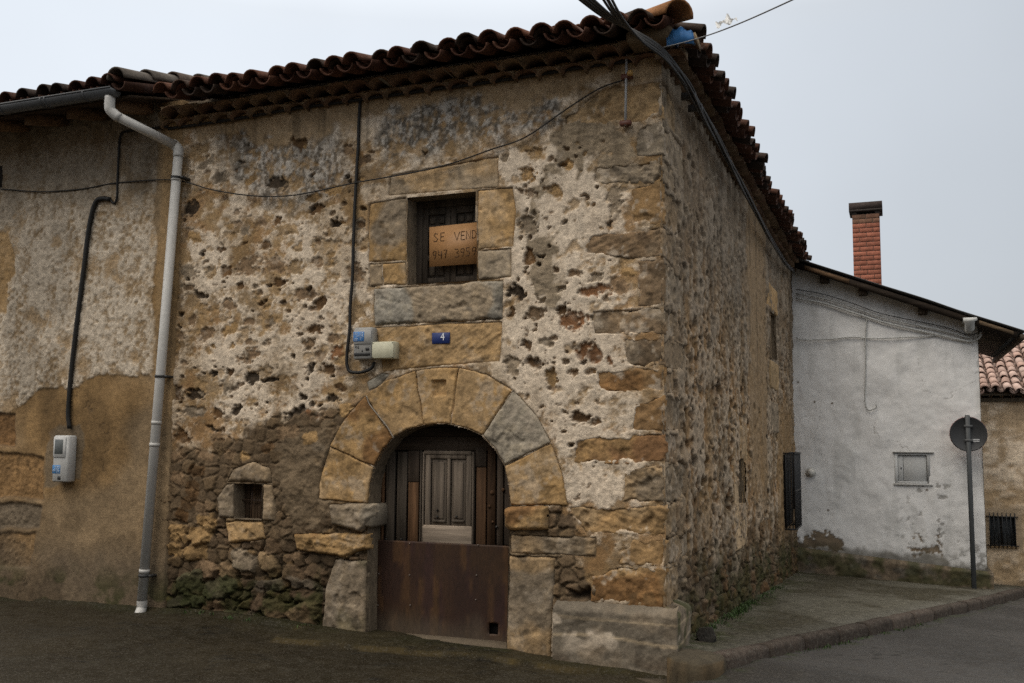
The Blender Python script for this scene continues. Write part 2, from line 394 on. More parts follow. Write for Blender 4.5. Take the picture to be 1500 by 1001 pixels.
# kerb: a run of concrete kerb stones
kb = MB(); L = 0; seg = []
for i in range(2, len(KERB)-1):
    a_, b_ = KERB[i], KERB[i+1]; seg.append((a_, b_))
dense = np.array(catmull([np.array([k[0], k[1], 0]) for k in KERB[1:]], 24))[:, :2]
cum = np.concatenate([[0], np.cumsum(np.hypot(*np.diff(dense, axis=0).T))])
s0 = 0.05; k = 0
while s0 < cum[-1]-.8:
    ln = .78; A = [np.interp(s, cum, dense[:, 0]) for s in (s0+.014, s0+ln-.014)]; B = [np.interp(s, cum, dense[:, 1]) for s in (s0+.014, s0+ln-.014)]
    p = np.array([A[0], B[0]]); q = np.array([A[1], B[1]]); d = (q-p)/np.linalg.norm(q-p); nn = np.array([-d[1], d[0]])
    zt0, zt1 = float(zpave(p[0], p[1]))+.012+random.uniform(-.006, .006), float(zpave(q[0], q[1]))+.012+random.uniform(-.006, .006)
    prof = [(0.0, -.30), (0.0, -.045), (.008, -.018), (.030, 0.0), (.118, .002), (.125, -.004), (.125, -.3)]
    V = []; c_ = np.array([.060, .047, .038])*random.uniform(.75, 1.25)
    NS = 7
    for e in range(NS):
        t = e/(NS-1); pp = p+(q-p)*t; zt = zt0+(zt1-zt0)*t
        for (ix, iz) in prof:
            jx = (float(vn(np.array(pp[1]*9+ix*30), np.array(iz*40.), 5))-.5)*.012
            V.append((pp[0]+nn[0]*(ix+jx), pp[1]+nn[1]*(ix+jx), zt+iz+jx*.5))
    m = len(prof); f = [(e*m+i, e*m+i+1, (e+1)*m+i+1, (e+1)*m+i) for e in range(NS-1) for i in range(m-1)]
    f += [tuple(range(m)), tuple((NS-1)*m+i for i in range(m))[::-1]]
    kb.add(V, f, c_); s0 += ln
o = kb.build('kerb', M_PAVE); tag(o, kind='structure')

# added row of houses, unseen behind the camera, to shade wall feet and road
m = MB()
for (x0, x1, h, y1) in ((-22, -13.1, 5.6, -10.4), (-13, -4.1, 6.4, -10.2), (-4, 3.4, 5.9, -10.3)):
    z0 = float(zroad(0, -10))-1
    m.box((x0, y1-7, z0), (x1, y1, h), (.30, .24, .17), .02)
    m.prism([(x0-.2, y1+.4, h+.0), (x0-.2, y1-3.5, h+1.3), (x0-.2, y1-7.4, h+.0)], (x1-x0+.35, 0, 0), (.13, .06, .04))
    for k in range(3):
        for lv in (1.0, 3.6): m.box((x0+1.2+2.6*k, y1-.05, lv), (x0+2.1+2.6*k, y1+.03, lv+1.2), (.05, .04, .03), .01)
o = m.build('added_shade_row', M_WALL, origin=(-8, -10, 0)); tag(o, kind='structure')

# ================================================================== STONE HOUSE
HOUSE = thing('stone_house', (0, 0, 0), 'old stone corner house with arched wooden door, peeling lime plaster and clay tiled roof', 'house')

# stones of the street front -------------------------------------------------
def stone_col(base, X, Z, s, alt=None, strat=None):
    n = fbm(X*4, Z*4, s, 4); n2_ = fbm(X*18, Z*18, s+3, 4)
    if strat is not None:
        ca, sa = math.cos(strat), math.sin(strat)
        n2_ = .7*n2_+.3*fbm((X*ca+Z*sa)*9, (-X*sa+Z*ca)*60, s+3, 4)
    base = np.asarray(base)
    c = base*(0.66+.68*n[..., None])
    if alt is not None: c = lerp(c, np.asarray(alt)*(.7+.6*n2_[..., None]), sst(.46, .62, fbm(X*2.6, Z*2.6, s+9, 3)))
    c = c*(.74+.52*n2_[..., None])
    c = lerp(c, base*.35, sst(.64, .76, fbm(X*9, Z*9, s+17, 4))*.6)
    return c
def limewash(C, X, Z, s, amt, thr=.56):
    k = sst(thr, thr+.10, .5*fbm(X*5, Z*5, s+41, 4)+.3*fbm(X*26, Z*26, s+42, 3)+.2*fbm(X*18, Z*5, s+43, 3))
    return lerp(C, LIME*.72, k*amt)
BLOCKS = []           # every dressed stone polygon on the front, so that the rubble wall lies behind it
def front_patch(poly, protr, rnd, s, rough=.006, warp=.012, res=.009, strat=None, base=-.010):
    P = np.array(poly); lo = P.min(0)-.03; hi = P.max(0)+.03
    xs = np.arange(lo[0], hi[0]+res, res); zs = np.arange(lo[1], hi[1]+res, res)
    X, Z = np.meshgrid(xs, zs, indexing='ij')
    Xw = X+(fbm(X*9, Z*9, s+50, 3)-.5)*warp*2; Zw = Z+(fbm(X*9, Z*9, s+60, 3)-.5)*warp*2
    d = sdf(Xw, Zw, poly)
    t = np.clip(-d/rnd, 0, 1); prof = np.sqrt(np.clip(1-(1-t)**2, 0, 1))
    H = base+(protr-base)*prof
    H = H+(fbm(X*3, Z*3, s+1, 3)-.5)*rough*1.6*t+(fbm(X*22, Z*22, s+2, 4)-.5)*rough*2.2*t
    if strat is not None:
        ca, sa = math.cos(strat), math.sin(strat)
        H = H+(fbm((X*ca+Z*sa)*8, (-X*sa+Z*ca)*55, s+4, 3)-.5)*rough*1.0*t
    chip = sst(.66, .78, fbm(X*7, Z*7, s+5, 3)); H = H-chip*rough*1.6*t
    ok = (d < .006)
    keep = ok[:-1, :-1] & ok[1:, :-1] & ok[1:, 1:] & ok[:-1, 1:]
    return X, Z, H, d, keep
def compact(V, Q, C):
    u, inv = np.unique(Q, return_inverse=True); return V[u], inv.reshape(Q.shape), C[u]
def front_stone(name, poly, protr=.012, rnd=.02, col=TAN, alt=None, s=1, rough=.006, strat=None, warp=.012, side=None, extra=None, parent=None, label=None, lime=.25):
    X, Z, H, d, keep = front_patch(poly, protr, rnd, s, rough, warp, strat=strat)
    C = stone_col(col, X, Z, s, alt, strat)
    if lime: C = limewash(C, X, Z, s, lime)
    fr = fbm(X*13, Z*13, s+44, 4, .6); C = lerp(C, C*.70, sst(.55, .70, fr)*.8); C = lerp(C, C*np.array([1.18, 1.15, 1.08]), sst(.46, .30, fr)*.6)
    H = H-.005*sst(.60, .74, fbm(X*16, Z*16, s+45, 3))*sst(-.05, -.005, d)
    if extra: H, C = extra(X, Z, H, C, d)
    V = np.stack([X, -H, Z], -1).reshape(-1, 3); Q = grid_faces(*X.shape, keep=keep); C = C.reshape(-1, 3)
    V, Q, C = compact(V, Q, C)
    if side is not None:
        w_, z0, z1 = side; p_ = protr
        Y, Z2, H2, d2, keep2 = front_patch([(-p_, z0), (w_, z0+random.uniform(-.01, .01)), (w_, z1), (-p_, z1)], protr, rnd, s+300, rough, warp)
        C2 = limewash(stone_col(lerp(col, lerp(GBR, TAN, .3), .65)*.9, Y, Z2, s+300, GBR), Y, Z2, s+300, .5)
        V2 = np.stack([H2, Y, Z2], -1).reshape(-1, 3); Q2 = grid_faces(*Y.shape, keep=keep2)
        V2, Q2, C2 = compact(V2, Q2, C2.reshape(-1, 3))
        Q = np.concatenate([Q, Q2+len(V)]); V = np.concatenate([V, V2]); C = np.concatenate([C, C2])
    o = link(name, V, Q, M_STONE, parent or HOUSE, C=C, smooth=True)
    if label: o['label'] = label
    BLOCKS.append((np.array(poly), name == 'quoin')); return o

# window surround
front_stone('lintel', FP([(569, 288), (572, 258), (732, 229), (731, 275)]), .014, .018, lerp(TAN, GRY, .45), TAN, 11, strat=.1)
front_stone('window_jamb', FP([(541, 299), (597, 289), (596, 382), (540, 385)]), .010, .02, OCH*.8, GBR, 12)
front_stone('window_jamb', FP([(541, 387), (560, 386), (560, 418), (541, 420)]), .008, .015, lerp(TAN, GRY, .4), None, 13)
front_stone('window_jamb', FP([(561, 386), (595, 384), (596, 417), (561, 418)]), .010, .015, lerp(TAN, GRY, .4), OCH, 14, strat=.9)
front_stone('window_jamb', FP([(700, 279), (752, 275), (757, 308), (753, 362), (700, 366)]), .012, .02, TAN*1.05, OCH, 15)
front_stone('window_jamb', FP([(700, 368), (750, 363), (750, 407), (700, 411)]), .012, .018, lerp(TAN, GRY, .6), None, 16)
front_stone('window_sill', FP([(548, 424), (738, 411), (737, 468), (549, 477)]), .022, .025, GRY, lerp(GRY, OCH, .4), 17, .010, strat=-.35)
front_stone('apron_stone', FP([(549, 480), (737, 471), (733, 530), (600, 540), (562, 545)]), .008, .02, lerp(TAN, OCH, .55), TAN, 18, .008, strat=.6)
front_stone('apron_stone', FP([(537, 560), (560, 546), (572, 548), (556, 566), (541, 572)]), .006, .02, GRY, None, 19)

# arch
INT = [(540, 738), (543, 710), (549, 684), (560, 662), (576, 642), (598, 629), (622, 623), (642, 621), (661, 622), (685, 628), (707, 638), (726, 658), (740, 682), (746, 710), (748, 740)]
EXT = [(467, 732), (471, 692), (484, 654), (505, 614), (535, 580), (568, 557), (609, 543), (641, 538), (673, 538), (716, 549), (753, 571), (786, 606), (809, 649), (825, 694), (832, 741)]
INTF, EXTF = FP(INT), FP(EXT)
vous = [(0, 2), (2, 4), (4, 6), (6, 8), (8, 10), (10, 12), (12, 14)]
vcol = [(OCH*1.0, TAN), (OCH*.95, BRN), (lerp(TAN, OCH, .5), OCH), (lerp(OCH, TAN, .3), OCH), (lerp(TAN, OCH, .4), OCH), (np.array([.33, .285, .22]), None), (OCH*1.02, TAN)]
for i, (a, b) in enumerate(vous):
    poly = [INTF[k] for k in range(a, b+1)]+[EXTF[k] for k in range(b, a-1, -1)]
    c = np.mean(poly, 0); poly = [tuple(np.array(q)+(c-np.array(q))/np.linalg.norm(c-np.array(q))*.002) for q in poly]
    ex = None
    if i == 3:
        sq = FP([(634, 558), (655, 557), (655, 580), (635, 581)])
        def ex(X, Z, H, C, d, sq=sq):
            e = sst(.004, -.008, sdf(X, Z, sq)); return H-.03*e, C
    front_stone('keystone' if i == 3 else 'voussoir', poly, .022 if i != 5 else .026, .012, vcol[i][0], vcol[i][1], 30+i, .005 if i != 5 else .008, strat=(.3 if i in (1, 6) else None), warp=.010, extra=ex, lime=.4,
                label={3: 'keystone with a small square notch cut in it', 5: 'pale grey replacement arch stone'}.get(i))
front_stone('impost', FP([(484, 738), (553, 738), (553, 757), (533, 780), (489, 768)]), .07, .035, lerp(GBR, GRY, .5), GBR, 41, .014)
front_stone('impost', FP([(741, 744), (749, 741), (803, 742), (804, 776), (749, 777), (743, 768)]), .075, .035, OCH*.95, BRN, 42, .010)
front_stone('jamb_stone', FP([(431, 782), (545, 781), (546, 804), (502, 816), (438, 806)]), .045, .03, OCH*.95, BRN, 43, .016, strat=-.15)
front_stone('jamb_stone', FP([(492, 820), (541, 821), (538, 934), (471, 931), (478, 860)]), .03, .03, GBR*.85, lerp(GBR, MOSS, .4), 44, .008)
front_stone('jamb_stone', FP([(748, 783), (873, 788), (872, 815), (748, 811)]), .015, .02, lerp(GBR, OCH, .4), GBR, 45, .010, strat=-.1)
front_stone('jamb_stone', FP([(746, 814), (814, 817), (810, 900), (807, 972), (743, 950)]), .022, .022, GBR*.9, lerp(OCH, GBR, .5), 46, .006)
# little square window: four rough stones
front_stone('small_window_stone', FP([(333, 706), (343, 687), (372, 676), (397, 687), (401, 708)]), .035, .035, lerp(GBR, TAN, .3), None, 51, .010)
front_stone('small_window_stone', FP([(319, 730), (334, 709), (346, 708), (346, 760), (322, 759)]), .035, .03, GBR, None, 52, .010)
front_stone('small_window_stone', FP([(387, 709), (400, 710), (405, 740), (404, 763), (386, 763)]), .030, .025, lerp(GBR, OCH, .2), None, 53, .010)
front_stone('small_window_stone', FP([(331, 764), (386, 763), (390, 790), (336, 796)]), .030, .03, lerp(OCH, TAN, .4), None, 54, .008)

# corner stones (front polygon, length along the side wall)
QU = [([(864, 845), (905, 832), (974, 834), (976, 893), (867, 881)], .42, OCH*.9, BRN, .012, None),
      ([(926, 790), (969, 789), (973, 831), (903, 827)], .80, lerp(OCH, BRN, .35), None, .010, None),
      ([(832, 743), (972, 741), (973, 786), (857, 779)], .40, lerp(OCH, BRN, .25), TAN, .012, -.3),
      ([(917, 686), (972, 681), (972, 738), (914, 734)], .70, GBR, lerp(GBR, OCH, .4), .014, -.4),
      ([(838, 640), (972, 635), (972, 679), (839, 678)], .38, lerp(BRN, RUST, .35), lerp(OCH, BRN, .3), .008, None),
      ([(926, 592), (972, 579), (972, 632), (924, 630)], .62, lerp(BRN, OCH, .25), GBR, .009, None),
      ([(870, 542), (972, 539), (972, 576), (877, 574)], .36, lerp(BRN, OCH, .3), BRN, .010, None),
      ([(915, 496), (974, 493), (972, 537), (912, 537)], .70, lerp(GBR, BRN, .35), GBR, .008, None),
      ([(868, 456), (973, 450), (973, 490), (870, 490)], .40, lerp(GBR, BRN, .4), GBR, .009, None),
      ([(934, 381), (973, 381), (973, 447), (935, 449)], .78, lerp(BRN, GBR, .55), None, .010, None),
      ([(848, 377), (867, 346), (972, 332), (972, 378)], .36, lerp(BRN, GBR, .45), GBR, .012, .4),
      ([(925, 276), (972, 271), (972, 330), (925, 330)], .60, lerp(OCH, BRN, .45), None, .008, None),
      ([(871, 247), (972, 231), (972, 268), (870, 269)], .45, lerp(GBR, GRY, .3), GBR, .014, -.08),
      ([(932, 197), (945, 181), (973, 175), (973, 229), (931, 231)], .80, lerp(GBR, GRY, .4), None, .008, None),
      ([(826, 172), (886, 128), (971, 119), (972, 172), (938, 180), (828, 186)], .50, lerp(TAN, OCH, .4), TAN, .012, .2)]
for i, (poly, wd, c1, c2, rg, st) in enumerate(QU):
    P = [list(q) for q in FP(poly)]; zz = []
    for q in P:
        if q[0] > -.09: q[0] = .014
    zz = sorted(q[1] for q in P if q[0] > 0)
    front_stone('quoin', [tuple(q) for q in P], .003+.005*random.random(), .012, lerp(lerp(c1, TAN, .08), GBR, .08)*.95, c2, 70+i, rg, strat=st, side=(wd, zz[0], zz[-1]), lime=.65, warp=.030)
# plinth at the foot of the corner
PLT = 'plinth'
def plinth():
    (x0, z1), (xb, z0) = F(810, 893, -.10), F(808, 968, -.10)
    m = MB(); V = []; C = []
    xs = np.arange(x0, .111, .012); prof = [(0.02, .40), (-.03, .385), (-.085, .365), (-.105, .345)]+[(-.11, z) for z in np.arange(.33, -.35, -.012)]
    X = []; 
    loop = [(x, None) for x in xs]
    ys = np.arange(-.10, .40, .012)
    path = [(x, -1) for x in xs]+[(.11, y) for y in ys]
    n = len(prof); Vv = np.zeros((len(path), n, 3)); Cc = np.zeros((len(path), n, 3))
    for i, (x, y) in enumerate(path):
        u = i*.012
        for j, (py, pz) in enumerate(prof):
            nz = float(vn(np.array(u*9.), np.array(pz*9.), 77))-.5; nf = float(vn(np.array(u*40.), np.array(pz*40.), 78))-.5
            k_ = .018*nz+.007*nf
            if y == -1: Vv[i, j] = (min(x, .11+py+.11) if x > .0 else x, py-k_ if True else 0, pz+.01*nf)
            else: Vv[i, j] = (-py+k_, max(y, py), pz+.01*nf)
    U = np.arange(len(path))[:, None]*.012+np.zeros((1, n)); Z = np.array([p[1] for p in prof])[None, :]+np.zeros((len(path), 1))
    c = stone_col(lerp(GRY, GBR, .6)*.62, U, Z, 90, GBR*.8, .05)
    c = lerp(c, MORT*1.5, np.exp(-((Z-.15-.02*np.sin(U*5))/.010)**2)*.8); c = lerp(c, MORT*1.4, np.exp(-((Z-.29+.03*U*.3)/.008)**2)*.6)
    c = lerp(c, LIME*.8, sst(.62, .72, fbm(U*5, Z*7, 91, 3))*sst(-.05, .2, Z)*.8); c = lerp(c, DRK*1.6, sst(.5, .66, fbm(U*4, Z*9, 92, 4))*sst(.12, -.08, Z)*.7)
    c = lerp(c, MOSS, sst(.45, .62, fbm(U*6, Z*6, 93, 4))*(np.arange(len(path))[:, None] > len(xs))*.7)
    o = link('plinth', Vv.reshape(-1, 3), grid_faces(*Vv.shape[:2])[:, ::-1], M_STONE, HOUSE, C=c.reshape(-1, 3), smooth=True)
plinth()

# openings -------------------------------------------------------------------
WIN = FP([(598, 290), (699, 281), (699, 411), (597, 417)])
door_l, door_r = F(541, 930), F(743, 945)
DOOR = [(F(540, 738)[0]+.0, -.2), *[q for q in INTF], (INTF[-1][0], -.2)]
DOOR[0] = (INTF[0][0]+.03, -.2)
DOOR_P = [(F(538, 930)[0], -.25), F(541, 740)]+INTF[1:-1]+[F(748, 741), (F(743, 945)[0], -.25)]
SMW = FP([(346, 708), (387, 709), (386, 762), (346, 760)])

# front rubble and plaster sheet ---------------------------------------------
def dots(txt):
    r = []
    for t in txt.split(';'):
        t = t.strip()
        if not t: continue
        p = t.split(','); r.append((float(p[0]), float(p[1]), float(p[2]), float(p[3]), p[4].strip() if len(p) > 4 else 'b'))
    return r
DOT = dots('''279,398,13,9,g;309,399,7,9,t;332,398,8,8,d;363,390,14,12,b;401,387,14,11,b;430,394,10,9,t;465,388,7,7,b;488,385,6,7,o;275,422,11,5,b;296,430,9,5,k;353,418,5,5,d;411,413,8,6,d;445,432,16,8,b;
469,447,8,9,d;384,445,4,4,d;335,446,10,7,b;266,461,4,3,k;282,469,5,5,b;363,469,8,5,b;399,472,7,5,g;522,402,12,12,b;521,461,15,13,t;462,483,9,8,d;490,495,7,5,b;336,483,11,7,o;302,489,10,8,b;267,492,6,5,b;364,503,5,5,b;
315,507,4,3,o;343,509,6,4,o;369,520,17,9,b;453,507,9,8,b;496,517,9,9,r;472,523,7,7,b;391,544,11,6,t;366,553,9,10,k;392,558,10,3,k;314,546,5,5,k;336,544,8,6,d;334,567,13,8,g;287,577,12,8,k;258,577,10,9,d;285,602,13,7,g;
318,606,10,6,d;346,599,6,7,k;457,541,6,6,k;482,542,8,7,d;504,545,9,6,b;497,566,9,5,d;443,581,5,5,k;489,584,8,6,k;451,555,4,3,k;469,594,3,2,k;391,588,3,3,k;311,629,9,4,k;268,639,11,7,d;327,651,18,6,d;
430,607,13,9,k;454,609,13,9,r;408,632,14,14,b;380,640,14,8,d;360,654,9,10,k;522,576,10,7,o;497,609,8,7,o;436,626,12,8,b;345,229,11,7,g;302,240,12,5,g;293,216,13,7,t;325,259,12,10,g;369,264,10,6,o;405,270,14,9,k;438,211,12,9,d;
272,286,8,6,g;277,305,10,8,k;329,289,5,4,d;464,307,8,8,d;488,281,13,8,o;460,288,9,6,o;371,291,9,5,b;494,326,8,5,k;529,329,13,9,g;408,323,6,8,d;360,337,7,7,g;384,328,10,7,b;422,337,15,8,t;476,361,17,11,t;435,364,9,6,t;
392,360,9,7,d;288,347,10,8,o;325,364,6,4,d;297,371,5,4,k;404,384,14,8,b;534,237,9,6,b;510,222,9,7,b;274,345,5,5,b;
773,256,13,12,o;782,222,15,5,o;830,243,7,5,o;742,230,4,4,g;776,328,14,14,g;774,376,10,10,d;778,285,8,6,b;909,279,8,4,g;813,281,11,8,o;758,428,15,7,k;750,457,6,8,d;786,460,13,8,b;870,428,22,9,r;840,401,11,4,b;877,406,12,8,g;
918,396,11,5,o;912,421,14,11,b;838,468,22,13,r;869,521,25,13,r;750,537,11,12,g;784,533,15,8,d;811,554,8,9,o;845,546,7,5,b;851,613,14,8,d;771,505,10,5,d;870,617,6,4,d;902,291,12,22,g;822,452,6,8,d;800,500,9,6,g''')
RUB = dots('''305,764,14,9,o;261,783,13,11,o;292,786,15,13,o;256,807,14,9,o;287,810,18,11,o;304,835,15,13,b;334,837,14,10,b;358,820,18,14,g;392,824,16,14,t;278,853,19,15,m;321,861,24,15,m;395,858,22,9,g;428,841,16,14,b;
461,841,16,12,b;448,858,26,8,g;448,876,24,10,b;445,902,25,18,t;402,892,17,17,t;378,885,10,16,b;321,888,13,10,b;263,880,17,9,m;288,880,13,8,m;343,902,14,9,g;368,905,10,8,g;300,905,14,8,m;266,902,15,9,m;430,815,14,7,b;
404,800,12,8,b;278,735,14,9,d;300,742,12,10,b;265,755,11,9,d;285,715,12,10,d;262,700,11,10,b;292,690,12,8,d;262,668,10,9,b;300,665,13,8,b;318,640,10,6,b;424,632,14,12,b;455,640,12,9,o;468,655,10,7,g;395,655,10,7,d;
510,600,12,10,o;525,590,9,7,b;480,610,10,7,b;338,668,9,7,b;362,668,8,6,o''')
KC = dict(b=lerp(BRN, GBR, .45), o=OCH*.85, t=TAN*.8, g=GBR*1.02, d=BRN*.55, k=DRK, r=lerp(RUST, BRN, .4), m=lerp(MOSS, GBR, .3))

def wall_front():
    res = .0095
    xs = np.arange(-4.60, .001+res, res); zs = np.arange(-.30, 4.60, res)
    X, Z = np.meshgrid(xs, zs, indexing='ij')
    wx = (fbm(X*7, Z*7, 101, 4)-.5); wz = (fbm(X*7, Z*7, 102, 4)-.5)
    fx = (fbm(X*28, Z*28, 103, 3)-.5); fz = (fbm(X*28, Z*28, 104, 3)-.5)
    Xw = X+wx*.07+fx*.025; Zw = Z+wz*.06+fz*.025
    big = fbm(X*1.1, Z*1.1, 105, 3); med = fbm(X*5, Z*5, 106, 4); fin = fbm(X*24, Z*24, 107, 4, .6); vst = fbm(X*20, Z*6, 108, 4, .6)
    def reg(pts, soft=.10): return sst(soft, -soft, sdf(X+wx*.35, Z+wz*.35, FP(pts)))
    # --- plaster and lime
    mo1 = fbm(X*9, Z*11, 171, 5, .62); mo2 = fbm(X*40, Z*42, 172, 3, .6); mo3 = fbm(X*2.6, Z*3.0, 173, 4, .6)
    C = lerp(lerp(TAN, OCH, .35)*.86, lerp(TAN, LIME, .55), sst(.38, .62, .6*mo1+.4*mo3))
    C = lerp(C, lerp(OCH, np.array([.36, .20, .10]), .5)*.95, sst(.54, .68, fbm(X*3.6, Z*4.4, 176, 4, .6))*.65)
    C = lerp(C, lerp(GBR, TAN, .3)*.85, sst(.54, .66, fbm(X*6, Z*7, 174, 4, .6))*.6)
    whitebias = -.03+.06*reg([(250, 330), (520, 300), (540, 560), (430, 620), (250, 620)], .3)+.15*reg([(735, 225), (835, 225), (900, 300), (920, 560), (850, 640), (920, 740), (830, 740), (800, 600), (740, 560)], .08)+.06*reg([(430, 300), (530, 200), (535, 520), (430, 540)], .2)
    wl = .95*sst(.440, .575, .42*mo3+.34*mo1+.16*mo2+.08*vst+whitebias)
    C = lerp(C, LIME*(.80+.5*fin[..., None]), wl*.92)
    C = C*(.80+.40*mo2[..., None])
    gr = sst(.45, .68, fbm(X*2.1, Z*1.5, 178, 4, .6)); C = lerp(C, C*np.array([.66, .62, .56]), gr*.75)
    pit = sst(.68, .75, .55*fbm(X*26, Z*38, 175, 3)+.45*mo1); C = lerp(C, lerp(BRN, DRK, .5), pit*.8)
    H = .008+.007*wl+(fin-.5)*.007*(.6+wl)+(mo1-.5)*.005+(med-.5)*.010+(big-.5)*.04-.008*pit
    # grey weathered patches below the eave
    gl = reg([(330, 190), (500, 165), (500, 290), (400, 300), (330, 260)], .15)*.9+reg([(555, 165), (660, 140), (830, 130), (830, 185), (700, 205), (560, 240)], .12)
    gm = sst(.36, .56, .35*fin+.35*vst+.3*mo1+.04)*gl
    C = lerp(C, lerp(np.array([.085, .078, .068]), np.array([.40, .375, .34]), sst(.42, .62, .5*mo2+.5*fbm(X*30, Z*16, 177, 3))), np.clip(gm, 0, 1)*.9)
    # brown exposed scabs
    sc_ = sst(.60, .70, .6*fbm(X*4.3, Z*5.2, 111, 4)+.4*fbm(X*16, Z*16, 112, 3))
    C = lerp(C, lerp(OCH, TAN, .3)*(.5+.7*fin[..., None]), sc_*.7); H = H-.010*sc_
    # plain tan band under the cornice
    band = reg([(240, 150), (975, 40), (975, 118), (860, 128), (780, 150), (640, 150), (540, 175), (470, 215), (395, 215), (330, 190), (240, 215)], .05)
    C = lerp(C, lerp(TAN, GBR, .35)*(.75+.5*med[..., None]), band*.92); H = H*(1-.5*band)+.012*band
    # crack repaired with grey-brown mortar, from the big top stone down
    rep = reg([(830, 180), (935, 180), (930, 230), (870, 245), (860, 268), (835, 240), (815, 250), (800, 290), (790, 330), (815, 350), (822, 400), (812, 430), (795, 450), (783, 400), (780, 340), (785, 290), (800, 260), (812, 225)], .025)
    C = lerp(C, lerp(GBR, MORT, .4)*(.55+.85*fbm(X*12, Z*30, 114, 4)[..., None]), rep*.95); H = H+rep*(.012*(fbm(X*10+Z*9, Z*24, 115, 3)-.4))
    # --- stones showing through the plaster
    def stamp(lst, mode, s0):
        nonlocal C, H
        for i, (u, v, ru, rv, k_) in enumerate(lst):
            cx, cz = F(u, v); rx = abs(F(u+ru, v)[0]-cx); rz = abs(F(u, v-rv)[1]-cz)
            m = (np.abs(xs-cx) < rx*1.8+.08); n_ = (np.abs(zs-cz) < rz*1.8+.08)
            if not m.any() or not n_.any(): continue
            sl = np.ix_(m, n_); x = Xw[sl]; z = Zw[sl]; rr = random.Random(s0+i); an = rr.uniform(-.4, .4)
            pw = rr.choice([2.2, 3.0, 3.6]); ca, sa = math.cos(an), math.sin(an)
            a = np.abs((x-cx)*ca+(z-cz)*sa)/rx; b = np.abs(-(x-cx)*sa+(z-cz)*ca)/rz
            dd = (a**pw+b**pw)**(1/pw)-1
            dd = dd+(fbm(X[sl]*15, Z[sl]*15, s0+i, 3)-.5)*(1.1 if mode == 'p' else .5)+(fbm(X[sl]*38, Z[sl]*38, s0+i+9, 3, .6)-.5)*(1.1 if mode == 'p' else .3)
            sz = min(rx, rz)
            e = sst(.16, -.20, dd) if mode == 'p' else sst(.12, -.05, dd)
            cc = stone_col(KC[k_]*rr.uniform(.8, 1.2), X[sl], Z[sl], s0+i)
            if mode == 'p':
                dep = {'k': -.022, 'd': -.010}.get(k_, -.002)
                hh = dep+(fin[sl]-.5)*.016+(fbm(X[sl]*10, Z[sl]*16, s0+i+5, 3)-.5)*.02
                if k_ in 'gto' and rr.random() < .5: hh = hh+.012*np.clip(-dd, 0, 1)
                # torn plaster lip round the stone
                H[sl] = H[sl]*(1-e)+hh*e; cc = limewash(cc, X[sl], Z[sl], s0+i, .35, .56) if k_ != 'k' else cc; C[sl] = lerp(C[sl], cc, e*(.97 if s0 == 1000 else .75))
            else:
                dome = np.sqrt(np.clip(1-np.clip(dd+1, 0, 1)**6, 0, 1))
                if v < 755 and k_ != 'o': e = e*.75
                hh = -.02+(.030 if v < 755 else .050)*dome*min(1, sz/.09)+(fin[sl]-.5)*.022+(fbm(X[sl]*9, Z[sl]*9, s0+i+4, 3)-.5)*.035*dome+.024*dome*((x-cx)/rx*math.cos(i*2.4)+(z-cz)/rz*math.sin(i*2.4))+(fbm(X[sl]*30, Z[sl]*30, s0+i+6, 3)-.5)*.014
                H[sl] = np.where(e > .02, np.maximum(H[sl], hh*e+(-.03)*(1-e)), H[sl]); C[sl] = lerp(C[sl], cc, e)
    stamp([q for q in DOT], 'p', 1000)
    rr = random.Random(5); extra = []
    for _ in range(430):
        u = rr.uniform(255, 960); v = rr.uniform(210, 700)
        if 535 < u < 760 and 225 < v < 545: continue
        if u > 905: continue
        r_ = rr.uniform(1.2, 3.7); extra.append((u, v, r_*rr.uniform(1, 1.8), r_, rr.choice('bbbgdodk')))
    stamp(extra, 'p', 3000)
    # --- bare rubble left of the door and round its foot
    rub = np.clip(reg([(235, 700), (262, 650), (300, 655), (345, 652), (395, 618), (440, 606), (500, 600), (530, 575), (545, 600), (480, 680), (470, 740), (560, 740), (560, 960), (235, 960)], .05)
                  + reg([(800, 735), (836, 735), (860, 785), (868, 850), (870, 895), (760, 895), (745, 812), (745, 740)], .03), 0, 1)
    d1, d2, cid = worley(Xw*7.5, Zw*9.5, 140); gap = d2-d1
    cellc = lerp(lerp(BRN, GBR, .5), OCH*.8, sst(.5, .9, cid)); cellc = lerp(cellc, DRK*1.8, sst(.25, .05, cid)*.8)
    rc = .78*lerp(lerp(MORT, BRN, .4)*.5*(.6+.8*fin[..., None]), cellc*(.6+.8*fin[..., None]), sst(.06, .2, gap))
    rh = -.014+sst(.02, .22, gap)*(.018+.030*cid+.030*facet(cid, Xw*7.5, Zw*9.5))+(fin-.5)*.026
    soil = sst(.42, .60, med*.6+.4*fbm(X*2.2, Z*2.2, 141, 3)+.16*sst(.75, 1.15, Z)*(X < -2.6)); rc = lerp(rc, lerp(MORT, BRN, .45)*.55*(.45+1.1*mo1[..., None]), soil*.8); rh = rh*(1-.6*soil)+.008*soil
    rc = rc*.86; C = lerp(C, rc, rub); H = H*(1-rub)+rh*rub
    mud = reg([(400, 655), (440, 625), (500, 622), (480, 690), (470, 780), (425, 785), (410, 720)], .04)
    C = lerp(C, lerp(GBR, OCH, .25)*.62*(.55+.9*mo1[..., None]), mud*.9); H = H*(1-mud)+mud*(.022+(med-.5)*.05+(mo1-.5)*.03+(fin-.5)*.012)
    low = sst(.95, .5, Z+(med-.5)*.6)*(X < -2.7); H = H-.02*low
    stamp(RUB, 'r', 5000)
    hole = sst(.02, -.03, sdf(Xw, Zw, FP([(826, 858), (845, 866), (864, 862), (866, 880), (840, 876)]))); H = H-.07*hole; C = lerp(C, DRK*.6, hole)
